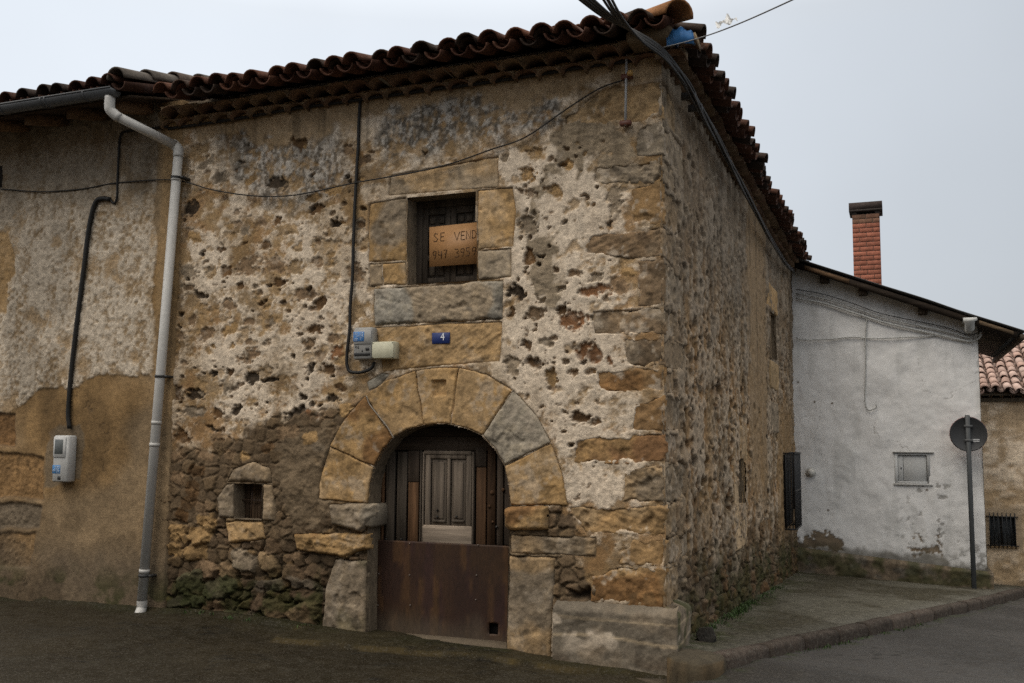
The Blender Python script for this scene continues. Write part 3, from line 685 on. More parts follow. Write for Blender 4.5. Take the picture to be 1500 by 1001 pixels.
    # crack line along the torn edge of the plaster
    # shading towards the ground painted into the colour, mixed with damp, dirt and moss
    foot_dark = sst(.72, .22, Z+(fbm(X*2.4, Z*1.2, 150, 4)-.5)*.7)
    C = C*(1-.62*foot_dark[..., None]*(.75+.25*(X < -2.6)[..., None])); ms = sst(.52, .64, fbm(X*4.5, Z*4.5, 151, 4))*sst(.62, .25, Z)*(X < -2.9); C = lerp(C, MOSS*.8, ms*.65)
    # rain streaks below the sill and cornice
    stv = sst(.55, .75, fbm(X*11, Z*.8, 152, 3))*sst(3.4, 4.4, Z); C = C*(1-.35*stv[..., None])
    # sink the sheet behind the dressed stones
    lapn = (fbm(X*6, Z*6, 181, 4, .6)-.5)*.11
    for P, lap in BLOCKS:
        lo, hi = P.min(0)-.05, P.max(0)+.05; m = (xs > lo[0]) & (xs < hi[0]); n_ = (zs > lo[1]) & (zs < hi[1])
        if not m.any() or not n_.any(): continue
        sl = np.ix_(m, n_); d = sdf(X[sl], Z[sl], P); e = sst(.002, -.022, d+(np.clip(lapn[sl], -.01, 1)*1.0+.012)*lap); H[sl] = H[sl]*(1-e)+(-.04)*e
        j = (1-.7*lap)*np.exp(-(d/.008)**2)*(fbm(X[sl]*6, Z[sl]*6, 160, 2) > .42); C[sl] = lerp(C[sl], lerp(MORT, DRK, .5), j*.6); H[sl] = H[sl]-.004*j
    # corner: ease to the arris
    H = H*sst(.0, -.05, X-.0)
    op = np.zeros(X.shape, bool)
    for P in (WIN, DOOR_P, SMW): op |= sdf(X, Z, P) < .004
    keep = ~(op[:-1, :-1] & op[1:, :-1] & op[1:, 1:] & op[:-1, 1:])
    V = np.stack([X, -H, Z], -1).reshape(-1, 3); Q = grid_faces(*X.shape, keep=keep)
    V, Q, C = compact(V, Q, C.reshape(-1, 3))
    link('front_wall', V, Q, M_WALL, HOUSE, C=C, smooth=True)
wall_front()

# reveals of the three front openings ----------------------------------------
def reveal(name, loop, depth, col, parent, y0=.0, s=1, mat=None):
    P = np.array(loop); out_ = [P[0]]
    for a, b in zip(P[:-1], P[1:]):
        n = max(1, int(np.linalg.norm(b-a)/.02)); out_ += [a+(b-a)*(k+1)/n for k in range(n)]
    P = np.array(out_); ys = np.linspace(y0, depth, 12)
    V = np.zeros((len(P), len(ys), 3)); 
    for j, y in enumerate(ys): V[:, j, 0] = P[:, 0]; V[:, j, 1] = y; V[:, j, 2] = P[:, 1]
    c = stone_col(col, V[..., 0]*3+V[..., 2], V[..., 1]*3, s)
    return link(name, V.reshape(-1, 3), grid_faces(*V.shape[:2])[:, ::-1], mat or M_STONE, parent, C=c.reshape(-1, 3), smooth=True)
for (u0, u1, v0, v1, c_) in ((536, 552, 739, 772, lerp(GBR, GRY, .5)*.9), (742, 756, 745, 775, OCH*.8)):
    m = MB(); a = F(u0, v1); b = F(u1, v0); m.box((a[0], -.055, a[1]), (b[0], .22, b[1]), c_, .025, jit=.004); m.build('impost_return', M_STONE, HOUSE)
reveal('window_reveal', list(WIN)+[WIN[0]], .24, GBR*.9, HOUSE, -.008, 201)
reveal('door_reveal', DOOR_P, .26, GBR*.75, HOUSE, -.02, 202)
reveal('small_window_reveal', list(SMW)+[SMW[0]], .2, GBR*.8, HOUSE, -.03, 203)

# upper window ----------------------------------------------------------------
yW = .16
wx0, wx1 = WIN[0][0]-.03, WIN[1][0]+.03; wz0, wz1 = WIN[3][1]-.03, WIN[1][1]+.03
WN = thing('window', (0, 0, 0), None, None); WN.parent = HOUSE
fr = MB(); wc = np.array([.055, .044, .034])
for lo, hi in (((wx0, yW, wz0), (wx0+.085, yW+.06, wz1)), ((wx1-.085, yW, wz0), (wx1, yW+.06, wz1)), ((wx0+.085, yW, wz1-.09), (wx1-.085, yW+.06, wz1)), ((wx0+.085, yW, wz0), (wx1-.085, yW+.06, wz0+.06))):
    fr.box(lo, hi, wc*1.1, .004)
fr.build('frame', M_WOOD, WN)
xm = .5*(wx0+wx1)
for a, b in ((wx0+.085, xm-.002), (xm+.002, wx1-.085)):
    sh = MB(); z0, z1 = wz0+.06, wz1-.09; c_ = wc*random.uniform(.9, 1.25)
    sh.box((a, yW+.03, z0), (b, yW+.045, z1), c_*.8, .001)
    for lo, hi in (((a, yW+.012, z0), (a+.05, yW+.03, z1)), ((b-.05, yW+.012, z0), (b, yW+.03, z1))): sh.box(lo, hi, c_, .003)
    zs_ = [z0, z0+.17, z0+.24, z0+.42, z0+.49, z1-.06, z1]
    for q in ((z0, z0+.045), (z0+.19, z0+.24), (z0+.44, z0+.49), (z1-.06, z1)): sh.box((a+.05, yW+.013, q[0]), (b-.05, yW+.03, q[1]), c_*1.05, .003)
    for q in ((z0+.065, z0+.17), (z0+.26, z0+.42), (z0+.51, z1-.08)):
        for h in (0, 1):
            p0 = a+.05+(b-a-.1)*h/2+.012; p1 = a+.05+(b-a-.1)*(h+1)/2-.012
            sh.box((p0, yW+.02, q[0]), (p1, yW+.031, q[1]), c_*1.25, .009)
    sh.build('shutter', M_WOOD, WN)
bk = MB(); bk.box((wx0-.1, yW+.08, wz0-.1), (wx1+.1, yW+.10, wz1+.1), (.01, .01, .01)); bk.build('backing', M_WOOD, WN)

# little window: iron bars over dark boards
SW = thing('small_window', (0, 0, 0), None, None); SW.parent = HOUSE
sx0, sx1, sz0, sz1 = SMW[0][0], SMW[1][0], SMW[2][1], SMW[0][1]
m = MB()
for i in range(4):
    a = sx0-.02+(sx1-sx0+.04)*i/4; b = sx0-.02+(sx1-sx0+.04)*(i+1)/4
    m.box((a+.002, .12, sz0-.03), (b-.002, .14, sz1+.03), np.array([.075, .05, .032])*random.uniform(.75, 1.25), .003)
m.build('board', M_WOOD, SW)
m = MB()
for t in (.36, .7): m.tube([(sx0+(sx1-sx0)*t, .09, sz0-.03), (sx0+(sx1-sx0)*t, .09, sz1+.03)], .006, (.05, .03, .02))
m.tube([(sx0-.02, .085, sz0+.16), (sx1+.02, .085, sz0+.16)], .005, (.05, .03, .02)); m.build('bar', M_METAL, SW)

# the arched door ---------------------------------------------------------------
yD = .18
DR = thing('door', (0, 0, 0), None, None); DR.parent = HOUSE
def D(u, v): return F(u, v, yD)
zM = D(650, 795)[1]; zB = -.12; xL = D(552, 800)[0]; xR = D(743, 800)[0]
ARC = FP(INT[1:-1], yD)
def ztop(x):
    P = sorted(ARC); return float(np.interp(x, [p[0] for p in P], [p[1] for p in P]))
bkp = MB(); bkp.box((xL-.2, yD+.05, zB), (xR+.2, yD+.08, D(640, 600)[1]), (.03, .022, .016)); bkp.build('back_board', M_WOOD, DR)
def plank(u0, u1, v0, v1, col, dy=0.0, th=.03, name='plank'):
    a = D(u0, v1); b = D(u1, v0); m = MB()
    m.box((a[0], yD+dy, a[1]), (b[0], yD+dy+th, b[1]), np.array(col), .004, jit=.0015); return m.build(name, M_WOOD, DR)
GW = np.array([.120, .096, .074]); DW = np.array([.062, .046, .034]); OW = np.array([.12, .064, .032])
plank(547, 556, 640, 800, OW*.55, .015)
plank(556, 563, 670, 800, OW*.8, .008)
plank(564, 579, 662, 798, GW*.62); plank(580, 596, 662, 798, GW*.7)
plank(597, 614, 660, 706, DW*1.1, .004)
plank(597, 613, 707, 798, OW*1.05, -.004)
plank(614, 618, 660, 798, GW*.9, -.006)
plank(697, 712, 685, 798, OW*.75, -.004); plank(696, 712, 655, 684, DW, .004)
plank(713, 726, 655, 799, OW*.45, .0); plank(727, 737, 655, 799, DW*1.2, .003); plank(738, 752, 655, 799, DW, .004)
for (u0, u1, v0, v1, c) in ((560, 735, 640, 659, DW*.9), (575, 720, 627, 639, DW*.7), (600, 690, 612, 626, DW*.5)): 
    a = D(u0, v1); b = D(u1, v0); m = MB(); m.box((a[0], yD+.006, a[1]), (b[0], yD+.036, b[1]), c, .004); m.build('beam', M_WOODH, DR)
# wicket: frame, two raised panels, weathered bottom rail
m = MB(); WK = [(618, 661, 696, 796)]
def bx(m, u0, u1, v0, v1, dy0, dy1, col, bev=.004):
    a = D(u0, v1); b = D(u1, v0); m.box((a[0], yD+dy0, a[1]), (b[0], yD+dy1, b[1]), col, bev)
bx(m, 618, 622, 662, 797, -.012, .03, GW*1.35*1.1); bx(m, 691, 695, 662, 797, -.012, .03, GW*1.35*.8); bx(m, 622, 691, 661, 666, -.012, .03, GW*1.35*.9)
bx(m, 622, 631, 666, 776, -.003, .03, GW*1.35); bx(m, 654, 660, 666, 770, -.001, .03, GW*1.35*.9); bx(m, 682, 691, 666, 776, -.003, .03, GW*1.35*.95); bx(m, 631, 682, 666, 672, -.003, .03, GW*1.35*.95)
wk = m.build('wicket', M_WOOD, DR); wk['label'] = 'grey weathered wicket frame in the middle of the door'
m = MB()
for (u0, u1) in ((631, 654), (660, 682)):
    bx(m, u0, u1, 672, 772, .012, .03, GW*.95, .002); bx(m, u0+3.5, u1-3.5, 677, 760, -.001, .014, GW*1.35, .010); bx(m, u0+2, u1-2, 762, 765, -.006, .014, GW*.7, .003)
m.build('panel', M_WOOD, DR)
m = MB(); a = D(619, 796); b = D(692, 772); m.box((a[0], yD-.010, a[1]), (b[0], yD+.03, b[1]), GW*1.7, .006, jit=.004); m.build('rail', M_WOODH, DR)
for (u, v, r_) in ((641, 757, .009), (669, 757, .009), (588, 790, .01), (566, 790, .011), (728, 772, .011)):
    m = MB(); p = D(u, v); m.lathe([(r_, 0), (r_, .006), (r_*.6, .012)], (p[0], yD-.004, p[1]), (0, -1, 0), (.02, .018, .016), 10); m.build('stud', M_METAL, DR)
for (u, v, r_) in ((721, 722, .020), (717, 742, .016), (722, 765, .014), (737, 718, .016)):
    m = MB(); p = D(u, v); m.lathe([(r_, -.01), (r_*.9, .006), (r_*.4, .014)], (p[0], yD, p[1]), (0, -1, 0), OW*.7, 10); m.build('wood_peg', M_WOOD, DR)
m = MB(); kz = [D(640, 740), D(643, 756)]
m.lathe([(.006, 0), (.010, .004)], (.5*(kz[0][0]+kz[1][0]), yD-.004, .5*(kz[0][1]+kz[1][1])), (0, -1, 0), (.004, .004, .004), 10); m.build('keyhole', M_WOOD, DR)
# rusty sheet over the lower half, with a cat hole
hx0, hz0 = D(718, 928); hx1, hz1 = D(731, 913)
xs = sorted(set(list(np.linspace(xL-.01, hx0, 40))+list(np.linspace(hx0, hx1, 4))+list(np.linspace(hx1, xR+.03, 5)))); zs = sorted(set(list(np.linspace(zB, hz0, 12))+list(np.linspace(hz0, hz1, 4))+list(np.linspace(hz1, zM, 40))))
X, Z = np.meshgrid(xs, zs, indexing='ij'); op = (X[:-1, :-1] >= hx0-1e-6) & (X[1:, 1:] <= hx1+1e-6) & (Z[:-1, :-1] >= hz0-1e-6) & (Z[1:, 1:] <= hz1+1e-6)
yy = yD-.022+(fbm(X*3, Z*2, 231, 2)-.5)*.012
rc = .46*lerp(np.array([.062, .026, .015]), np.array([.100, .048, .018]), sst(.35, .65, fbm(X*2.5, Z*1.6, 232, 3)))
rc = lerp(rc, np.array([.034, .014, .012]), sst(.48, .64, fbm(X*10, Z*.9, 233, 4))*.75)
rc = lerp(rc, np.array([.085, .040, .014]), sst(.60, .72, fbm(X*16, Z*3, 234, 4))*.6); rc = lerp(rc, GBR*.35, sst(.22, .0, Z+(fbm(X*5, Z*3, 235, 3)-.5)*.25)*.6)
o = link('metal_sheet', np.stack([X, yy, Z], -1), grid_faces(*X.shape, keep=~op), M_RUST, DR, C=rc.reshape(-1, 3), smooth=True)
o['label'] = 'dark red rusty sheet metal over the lower half of the door'
mo = o.modifiers.new('thick', 'SOLIDIFY'); mo.thickness = .003; mo.offset = -1
for (u, v) in ((602, 796), (702, 798), (700, 842), (603, 886), (602, 842), (557, 840), (556, 886), (699, 878)):
    m = MB(); p = D(u, v); m.lathe([(.006, 0), (.006, .003), (.003, .005)], (p[0], yD-.026, p[1]), (0, -1, 0), (.18, .15, .13), 8); m.build('rivet', M_METAL, o)
m = MB(); m.box((hx0-.02, yD+.02, hz0-.02), (hx1+.02, yD+.03, hz1+.02), (.006, .005, .005)); m.build('hole_backing', M_WOOD, DR)
a = F(545, 934, 0); b = F(744, 944, 0)
m = MB(); m.box((a[0]-.05, -.02, -.3), (b[0]+.03, .24, .012), GBR*.5, .012, jit=.003); m.build('threshold', M_STONE, HOUSE)

# long side wall -------------------------------------------------------------------
YE = 9.85
SWIN = SP([(1126, 458), (1139, 470), (1139, 537), (1127, 528)])
sw_y0, sw_y1 = 6.7, 7.45; sw_z0, sw_z1 = 2.75, 3.42
nw_y0, nw_y1, nw_z0, nw_z1 = 3.50, 3.95, .92, 1.42
def wall_side():
    ys = np.concatenate([np.arange(0, 4, .014), np.arange(4, YE+.3, .022)]); zs = np.arange(-.95, 4.62, .0125)
    Y, Z = np.meshgrid(ys, zs, indexing='ij')
    wy = fbm(Y*5, Z*5, 301, 4)-.5; wz = fbm(Y*5, Z*5, 302, 4)-.5
    big = fbm(Y*.8, Z*.8, 303, 3); med = fbm(Y*3.5, Z*4, 304, 4); fin = fbm(Y*14, Z*22, 305, 4, .6); vst = fbm(Y*9, Z*1.6, 306, 4, .55)
    base = lerp(lerp(TAN, GBR, .6)*.82, lerp(TAN, BRN, .35)*.8, sst(.35, .65, big))
    C = base*(.45+1.1*fin[..., None])
    C = lerp(C, lerp(OCH, RUST, .3)*(.5+fin[..., None]), sst(.5, .66, fbm(Y*3, Z*2.2, 331, 4, .6))*sst(3.4, 1.8, Z)*.7)
    wl = sst(.46, .58, .4*med+.3*fin+.3*vst+.06*sst(4.4, 1.2, Y)*sst(.6, 1.4, Z)*sst(3.4, 2.2, Z)); C = lerp(C, LIME*.72*(.65+.7*fin[..., None]), wl*.75)
    gt = sst(2.0, 3.6, Z+(med-.5)*1.2); C = lerp(C, lerp(GBR, LICH, .6)*.85*(.5+vst[..., None]), gt*.62)
    H = .008+.008*wl+(fin-.5)*.022+(med-.5)*.035+(big-.5)*.05
    # stones and holes
    d1, d2, cid = worley((Y+wy*.10)*4.6, (Z+wz*.08)*6.8, 310)
    show = (cid > .40); sz = .24+.22*_h(np.floor(cid*9999), np.floor(cid*777), 3)
    e = sst(sz+.04, sz-.06, d1+(fin-.5)*.25)*show*(.35+.65*sst(2.9, 1.6, Z+(med-.5)))
    sc = lerp(BRN*.8, GBR, sst(.5, .75, cid)); sc = lerp(sc, DRK, (cid > .84)*1.0); sc = lerp(sc, OCH*.7, ((cid > .68) & (cid < .74))*.9)
    C = lerp(C, sc*(.6+.8*fin[..., None]), e*.9); H = H*(1-e)+e*(-.014-.04*(cid > .84)+(fin-.5)*.03)
    d1, d2, cid = worley((Y+wy*.08)*9.5, (Z+wz*.06)*12.5, 315); e = sst(.34, .22, d1+(fin-.5)*.3)*(cid > .62)*sst(3.6, 2.6, Z+(med-.5)*2)
    C = lerp(C, lerp(BRN*.45, DRK, (cid > .8)*1.0), e*.9); H = H-.012*e
    # plain tan render strip
    st = sst(.25, -.1, np.abs(Y-5.35+(wy)*.6)-.75)*sst(.6, 1.3, Z); C = lerp(C, lerp(TAN, GBR, .25)*.86*(.75+.5*fin[..., None]), st*.8); H = H*(1-.7*st)+.012*st
    st = sst(.25, -.1, np.abs(Y-8.6+(wy)*.6)-.9)*sst(2.4, 1.9, Z)*sst(-.1, .4, Z-.0); C = lerp(C, lerp(TAN, OCH, .2)*.72*(.75+.5*fin[..., None]), st*.8); H = H*(1-.7*st)
    rust = sst(.55, .7, fbm(Y*1.6, Z*.7, 312, 3))*sst(2.6, 1.4, Z); C = lerp(C, OCH*.8*(.5+fin[..., None]), rust*.5)
    C = C*(1-.42*sst(1.5, .25, Z-zpave(0, Y)+(med-.5)*1.0)[..., None])  # overall darkening towards the pavement, painted into the wall colour
    # mossy rubble foot (the pavement runs downhill)
    zz = Z-zpave(0, Y); lo = sst(.85, .35, zz+(med-.5)*.7)
    d1, d2, cid = worley((Y+wy*.1)*5.5, (Z+wz*.08)*7.5, 320); gap = d2-d1
    rc = lerp(lerp(MORT, DRK, .6)*.7, lerp(lerp(GBR, BRN, cid), MOSS*1.4, sst(.35, .7, med)*.75)*.55, sst(.05, .25, gap)[..., None][..., 0])*(.6+.8*fin[..., None])
    C = lerp(C, rc, lo*.92); H = H*(1-lo)+lo*(-.015+sst(.02, .2, gap)*(.016+.026*cid+.03*facet(cid, (Y+wy*.1)*5.5, (Z+wz*.08)*7.5))+(fin-.5)*.045)
    ms = sst(.50, .62, fbm(Y*2.2, Z*3, 322, 4))*sst(.8, .3, zz); C = lerp(C, MOSS*.9, ms*.6)
    vs = sst(.52, .7, fbm(Y*7, Z*.7, 323, 3))*sst(1.4, 3.2, Z); C = C*(1-.35*vs[..., None])
    q0 = sst(.9, .5, Y+(wy)*.6)*sst(.3, .6, Z); C = lerp(C, lerp(GBR, LIME, .25)*(.55+.7*fin[..., None]), q0*.5)
    for (wd, z0, z1) in SIDEQ:
        m = ys < wd+.05; n_ = (zs > z0-.04) & (zs < z1+.04); sl = np.ix_(m, n_)
        d = sdf(Y[sl], Z[sl], [(-1, z0), (wd, z0), (wd, z1), (-1, z1)]); e = sst(.002, -.02, d+np.clip((fbm(Y[sl]*6, Z[sl]*6, 332, 4, .6)-.5)*.2, -.01, 1)+.015); H[sl] = H[sl]*(1-e)-.05*e
        j = np.exp(-(d/.008)**2); C[sl] = lerp(C[sl], lerp(MORT, DRK, .5), j*.2)
    C = C*np.array([.86, .83, .79]); H = H*sst(0, .05, Y)
    op = ((Y > sw_y0) & (Y < sw_y1) & (Z > sw_z0) & (Z < sw_z1)) | ((Y > nw_y0) & (Y < nw_y1) & (Z > nw_z0) & (Z < nw_z1))
    keep = ~(op[:-1, :-1] & op[1:, :-1] & op[1:, 1:] & op[:-1, 1:])
    V, Q, C = compact(np.stack([H, Y, Z], -1).reshape(-1, 3), grid_faces(*Y.shape, keep=keep), C.reshape(-1, 3))
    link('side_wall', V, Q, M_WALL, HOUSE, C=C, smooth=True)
SIDEQ = []
for i, (poly, wd, *_r) in enumerate(QU):
    P = FP(poly); zq = sorted(q[1] for q in P if q[0] > -.09); SIDEQ.append((wd, zq[0], zq[-1]))
wall_side()
def side_stone(name, y0, y1, z0, z1, col, s, protr=.02, alt=None):
    Y, Z, H, d, keep = front_patch([(y0, z0), (y1, z0), (y1, z1), (y0, z1)], protr, .02, s, .006, .010)
    C = stone_col(col, Y, Z, s, alt); V, Q, C = compact(np.stack([H, Y, Z], -1).reshape(-1, 3), grid_faces(*Y.shape, keep=keep), C.reshape(-1, 3))
    return link(name, V, Q, M_STONE, HOUSE, C=C, smooth=True)
def side_opening(name, y0, y1, z0, z1, depth=.22, frame=(.05, .036, .024)):
    W = thing(name, (0, 0, 0), None, None); W.parent = HOUSE
    m = MB(); c = GBR*.8
    for a, b in (((y0, z0), (y1, z0)), ((y1, z0), (y1, z1)), ((y1, z1), (y0, z1)), ((y0, z1), (y0, z0))):
        m.add([(.01, *a), (.01, *b), (-depth, *b), (-depth, *a)], [(0, 1, 2, 3)], c)
    m.build('recess', M_STONE, W, recalc=False)
    m = MB(); t = .05
    for lo, hi in (((y0, z0), (y0+t, z1)), ((y1-t, z0), (y1, z1)), ((y0+t, z0), (y1-t, z0+t)), ((y0+t, z1-t), (y1-t, z1)), (((y0+y1)/2-.02, z0+t), ((y0+y1)/2+.02, z1-t))):
        m.box((-depth+.03, *lo), (-depth+.07, *hi), frame, .003)
    m.build('frame', M_WOOD, W); m = MB(); m.box((-depth-.02, y0-.03, z0-.03), (-depth+.02, y1+.03, z1+.03), (.018, .015, .012)); m.build('leaf', M_WOOD, W)
side_opening('side_window', sw_y0, sw_y1, sw_z0, sw_z1); side_opening('slit_window', nw_y0, nw_y1, nw_z0, nw_z1, .2, (.09, .04, .02))
side_stone('side_lintel', 6.45, 7.62, 3.44, 3.80, lerp(OCH, TAN, .3), 402)
side_stone('side_sill', 6.6, 7.55, 2.32, 2.72, lerp(TAN, MOSS, .15), 403)
side_stone('side_jamb', 6.55, 7.5, 1.72, 2.15, GBR, 404, .014)
side_stone('slit_lintel', 3.25, 4.2, 1.42, 1.78, lerp(TAN, GBR, .3), 405); side_stone('slit_jamb', 3.22, 3.50, .90, 1.45, lerp(TAN, LIME, .2), 406); side_stone('slit_jamb', 3.95, 4.22, .90, 1.45, TAN*.9, 407)
side_stone('slit_sill', 3.2, 4.1, .45, .92, lerp(TAN, LIME, .15), 408)
# boxed iron grille near the far end of the side wall
GR = thing('window_grille', (0, 0, 0), None, None); GR.parent = HOUSE
gy0, gy1 = 8.05, 8.95; gz1 = .5*(S(1142, 663, .16)[1]+S(1160, 668, .16)[1]); gz0 = gz1-1.12
m = MB()
for i in range(11):
    y = gy0+(gy1-gy0)*i/10; m.box((.155, y-.009, gz0), (.175, y+.009, gz1), (.012, .012, .013), .002)
for z in (gz0, .5*(gz0+gz1), gz1): m.box((.150, gy0-.01, z-.012), (.18, gy1+.01, z+.012), (.012, .012, .013), .002)
for y in (gy0, gy1):
    for i in range(3): 
        x = .03+.045*i; m.box((x, y-.008, gz0), (x+.016, y+.008, gz1), (.012, .012, .013), .002)
    for z in (gz0, gz1): m.box((.0, y-.01, z-.012), (.16, y+.01, z+.012), (.012, .012, .013), .002)
m.build('bar', M_METAL, GR)
m = MB(); m.box((.0, gy0+.02, gz0+.02), (.03, gy1-.02, gz1-.02), (.016, .015, .015)); m.build('dark_opening', M_WOOD, GR)
m = MB(); m.box((0, 9.25, gz0+.22), (.10, 9.55, gz1-.02), (.012, .012, .013)); m.build('shutter_leaf', M_METAL, GR)

# rear and left faces of the house, so that it is a closed volume
m = MB(); m.box((-4.60, .30, -.6), (-.06, YE-.05, 4.5), lerp(TAN, GBR, .5)*.5, .01)
m.build('inner_core', M_WALL, HOUSE)

# cornice of half-round tiles -------------------------------------------------------
def arc_tile(mb, p0, p1, r0, r1, up, col, th=.012, seg=8, convex=1, a0=0.0):
    p0 = np.array(p0, float); p1 = np.array(p1, float); t = (p1-p0)/np.linalg.norm(p1-p0)
    up = np.array(up, float); sx = np.cross(t, up); sx /= np.linalg.norm(sx); un = np.cross(sx, t)
    V = []
    for (p, r) in ((p0, r0), (p1, r1)):
        for rr_ in (r, r-th):
            for k in range(seg+1):
                an = a0+(math.pi-2*a0)*k/seg; V.append(p+sx*math.cos(an)*rr_+un*math.sin(an)*rr_*convex)
    n = seg+1; f = []
    for k in range(seg):
        f += [(k, k+1, 2*n+k+1, 2*n+k), (n+k, 3*n+k, 3*n+k+1, n+k+1), (k, n+k, n+k+1, k+1), (2*n+k, 2*n+k+1, 3*n+k+1, 3*n+k)]
    f += [(0, 2*n, 3*n, n), (n-1, 2*n-1, 4*n-1, 3*n-1)]
    mb.add(V, f, col)
def tile_col(rr, wet=1.0):
    c = lerp(np.array([.13, .050, .028]), np.array([.20, .085, .048]), rr.random())
    k = rr.random()
    if k < .3: c = lerp(c, np.array([.055, .048, .036]), .7)
    elif k > .93: c = np.array([.24, .10, .055])
    return c*wet*.52
rr = random.Random(21)
m = MB(); mo = MB()
CZ = 4.50; CORC = lerp(GBR, BRN, .45)
def cornice_row(z, proj, off, fill, hgt):
    R_ = .098; sq = .64
    def arch(cx, w): return [(cx+w*math.cos(math.pi*k/8), .008+w*sq*math.sin(math.pi*k/8)) for k in range(9)]
    def one(cx, dz, c, fl, side, pj):
        A = arch(cx, R_*.93); O = arch(cx, R_*1.06)
        for (d0, d1, prof, col_, mb) in ((pj+.012, -.02, None, c, m), (pj, -.02, 'f', fl, mo)):
            if prof is None: P = O+A[::-1]
            else: P = [(cx+.0995, .0), (cx+.0995, hgt)]+[(cx-.0995, hgt), (cx-.0995, 0)]+arch(cx, R_*1.0)[::-1]
            if side: mb.prism([(d0, p[0], z+dz+p[1]) for p in P], (d1-d0, 0, 0), col_)
            else: mb.prism([(p[0], -d0, z+dz+p[1]) for p in P], (0, d0-d1, 0), col_)
    x = -4.62+off
    while x < .04+proj:
        c = lerp(CORC, np.array([.15, .075, .045]), rr.random()*.8)*rr.uniform(.7, 1.1)
        one(x, rr.uniform(-.006, .006), c, fill*rr.uniform(.75, 1.2), False, proj+rr.uniform(-.015, .015)); x += .197
    y = -.02+off
    while y < YE+.1:
        c = lerp(CORC, np.array([.12, .06, .04]), rr.random()*.8)*rr.uniform(.6, 1.0)
        one(y, rr.uniform(-.006, .006), c, fill*rr.uniform(.65, 1.0), True, proj*.7+rr.uniform(-.015, .015)); y += .197
cornice_row(CZ-.025, .10, .0, lerp(TAN, GBR, .4)*.8, .072); cornice_row(CZ+.050, .20, .098, lerp(TAN, GBR, .4)*.75, .075)
mo.box((-4.6, .02, 4.45), (-.02, .3, 4.74), GBR*.6); mo.box((-.3, .3, 4.45), (-.02, YE, 4.74), GBR*.6)
cor = m.build('cornice', M_TILE, HOUSE, smooth=False); mo.build('mortar', M_STONE, cor)

# roof --------------------------------------------------------------------------------
SL = .34
ROOF = thing('roof', (0, 0, 0), None, None); ROOF.parent = HOUSE
FE, SE, EZ = -.40, .22, 4.60                  # eave lines and height of the tile bed
m = MB(); xm_ = -2.25; hz = EZ+SL*(SE-xm_)
q_ = EZ+.02
V = [(-4.72, FE+.21, q_), (SE-.10, FE+.21, q_), (SE-.10, YE+.2, q_), (-4.72, YE+.2, q_), (xm_, FE+(SE-xm_), hz-.03), (xm_, YE-2.2, hz-.03)]
m.add(V, [(0, 3, 2, 1), (0, 1, 4), (1, 2, 5, 4), (2, 3, 5), (3, 0, 4, 5)], GBR*.35); m.build('deck', M_STONE, ROOF, recalc=False)
def slope_tiles(edge0, e, g, length, dmax, mb, rr, pitch=.2, r=.092, courses=20, wet=1.0, over=.05):
    e = np.array(e, float); g = np.array(g, float); g /= np.linalg.norm(g); nrm = np.cross(e, g); nrm *= np.sign(nrm[2])
    n = int(length/pitch)
    for k in range(n+1):
        s = k*pitch+rr.uniform(-.012, .012); mx_ = dmax(s)
        for j in range(courses):
            d0 = j*.33-over+rr.uniform(-.03, .03)+(rr.uniform(-.06, .05) if j == 0 else 0)
            if d0 > mx_: break
            p = np.array(edge0)+e*s+g*d0; q = p+g*.42
            sk_ = e*rr.uniform(-.016, .016); p = p+sk_; q = q-sk_
            lift = nrm*(.044+rr.uniform(-.010, .020)); c = tile_col(rr, wet)
            arc_tile(mb, p+lift+nrm*.022, q+lift, r*rr.uniform(.95, 1.05), r*.82, nrm, c, .014, a0=.12)
            if j == 0 and rr.random() < .6: arc_tile(mb, p+lift+nrm*.006+g*.05, q+lift-nrm*.01, r*.9, r*.76, nrm, tile_col(rr, wet*.8), .014, a0=.12)
            # channel tile between the covers
            p2 = np.array(edge0)+e*(s+pitch/2)+g*(d0+.02); q2 = p2+g*.42; l2 = nrm*.074
            arc_tile(mb, p2+l2+nrm*.015, q2+l2, r*.86, r*.95, nrm, tile_col(rr, wet*.75), .014, convex=-1, a0=.12)
m = MB(); g = 1/math.hypot(1, SL)
slope_tiles((-4.62, FE, EZ), (1, 0, 0), (0, 1, SL), SE+4.62-.12, lambda s: min(s, SE+4.62-s)/g-.12, m, rr)
m2 = MB()
slope_tiles((SE, FE+.16, EZ), (0, 1, 0), (-1, 0, SL), YE+.1-FE, lambda s: min(2.4, s)/g-.10, m2, rr, wet=.85)
m.build('front_slope', M_TILE, ROOF); m2.build('side_slope', M_TILE, ROOF)
m = MB()
for j in range(9):                                                       # hip tiles, the lowest sticking out, its orange-lit look put into its colour
    t0 = -.01+j*.38; t1 = t0+.46; P = lambda t: np.array([SE-t, FE+t, EZ+SL*t+.045+.04*min(1, max(0, t))])
    arc_tile(m, P(t0)+np.array([0, 0, .025]), P(t1), .125, .11, (0, 0, 1), np.array([.25, .115, .045]) if j == 0 else tile_col(rr), .016, 10)
m.build('hip', M_TILE, ROOF)
m = MB(); m.box((-.2, -.30, 4.56), (.15, .05, 4.68), lerp(TAN, GBR, .5)*.45, .03); m.build('corner_mortar', M_STONE, ROOF)

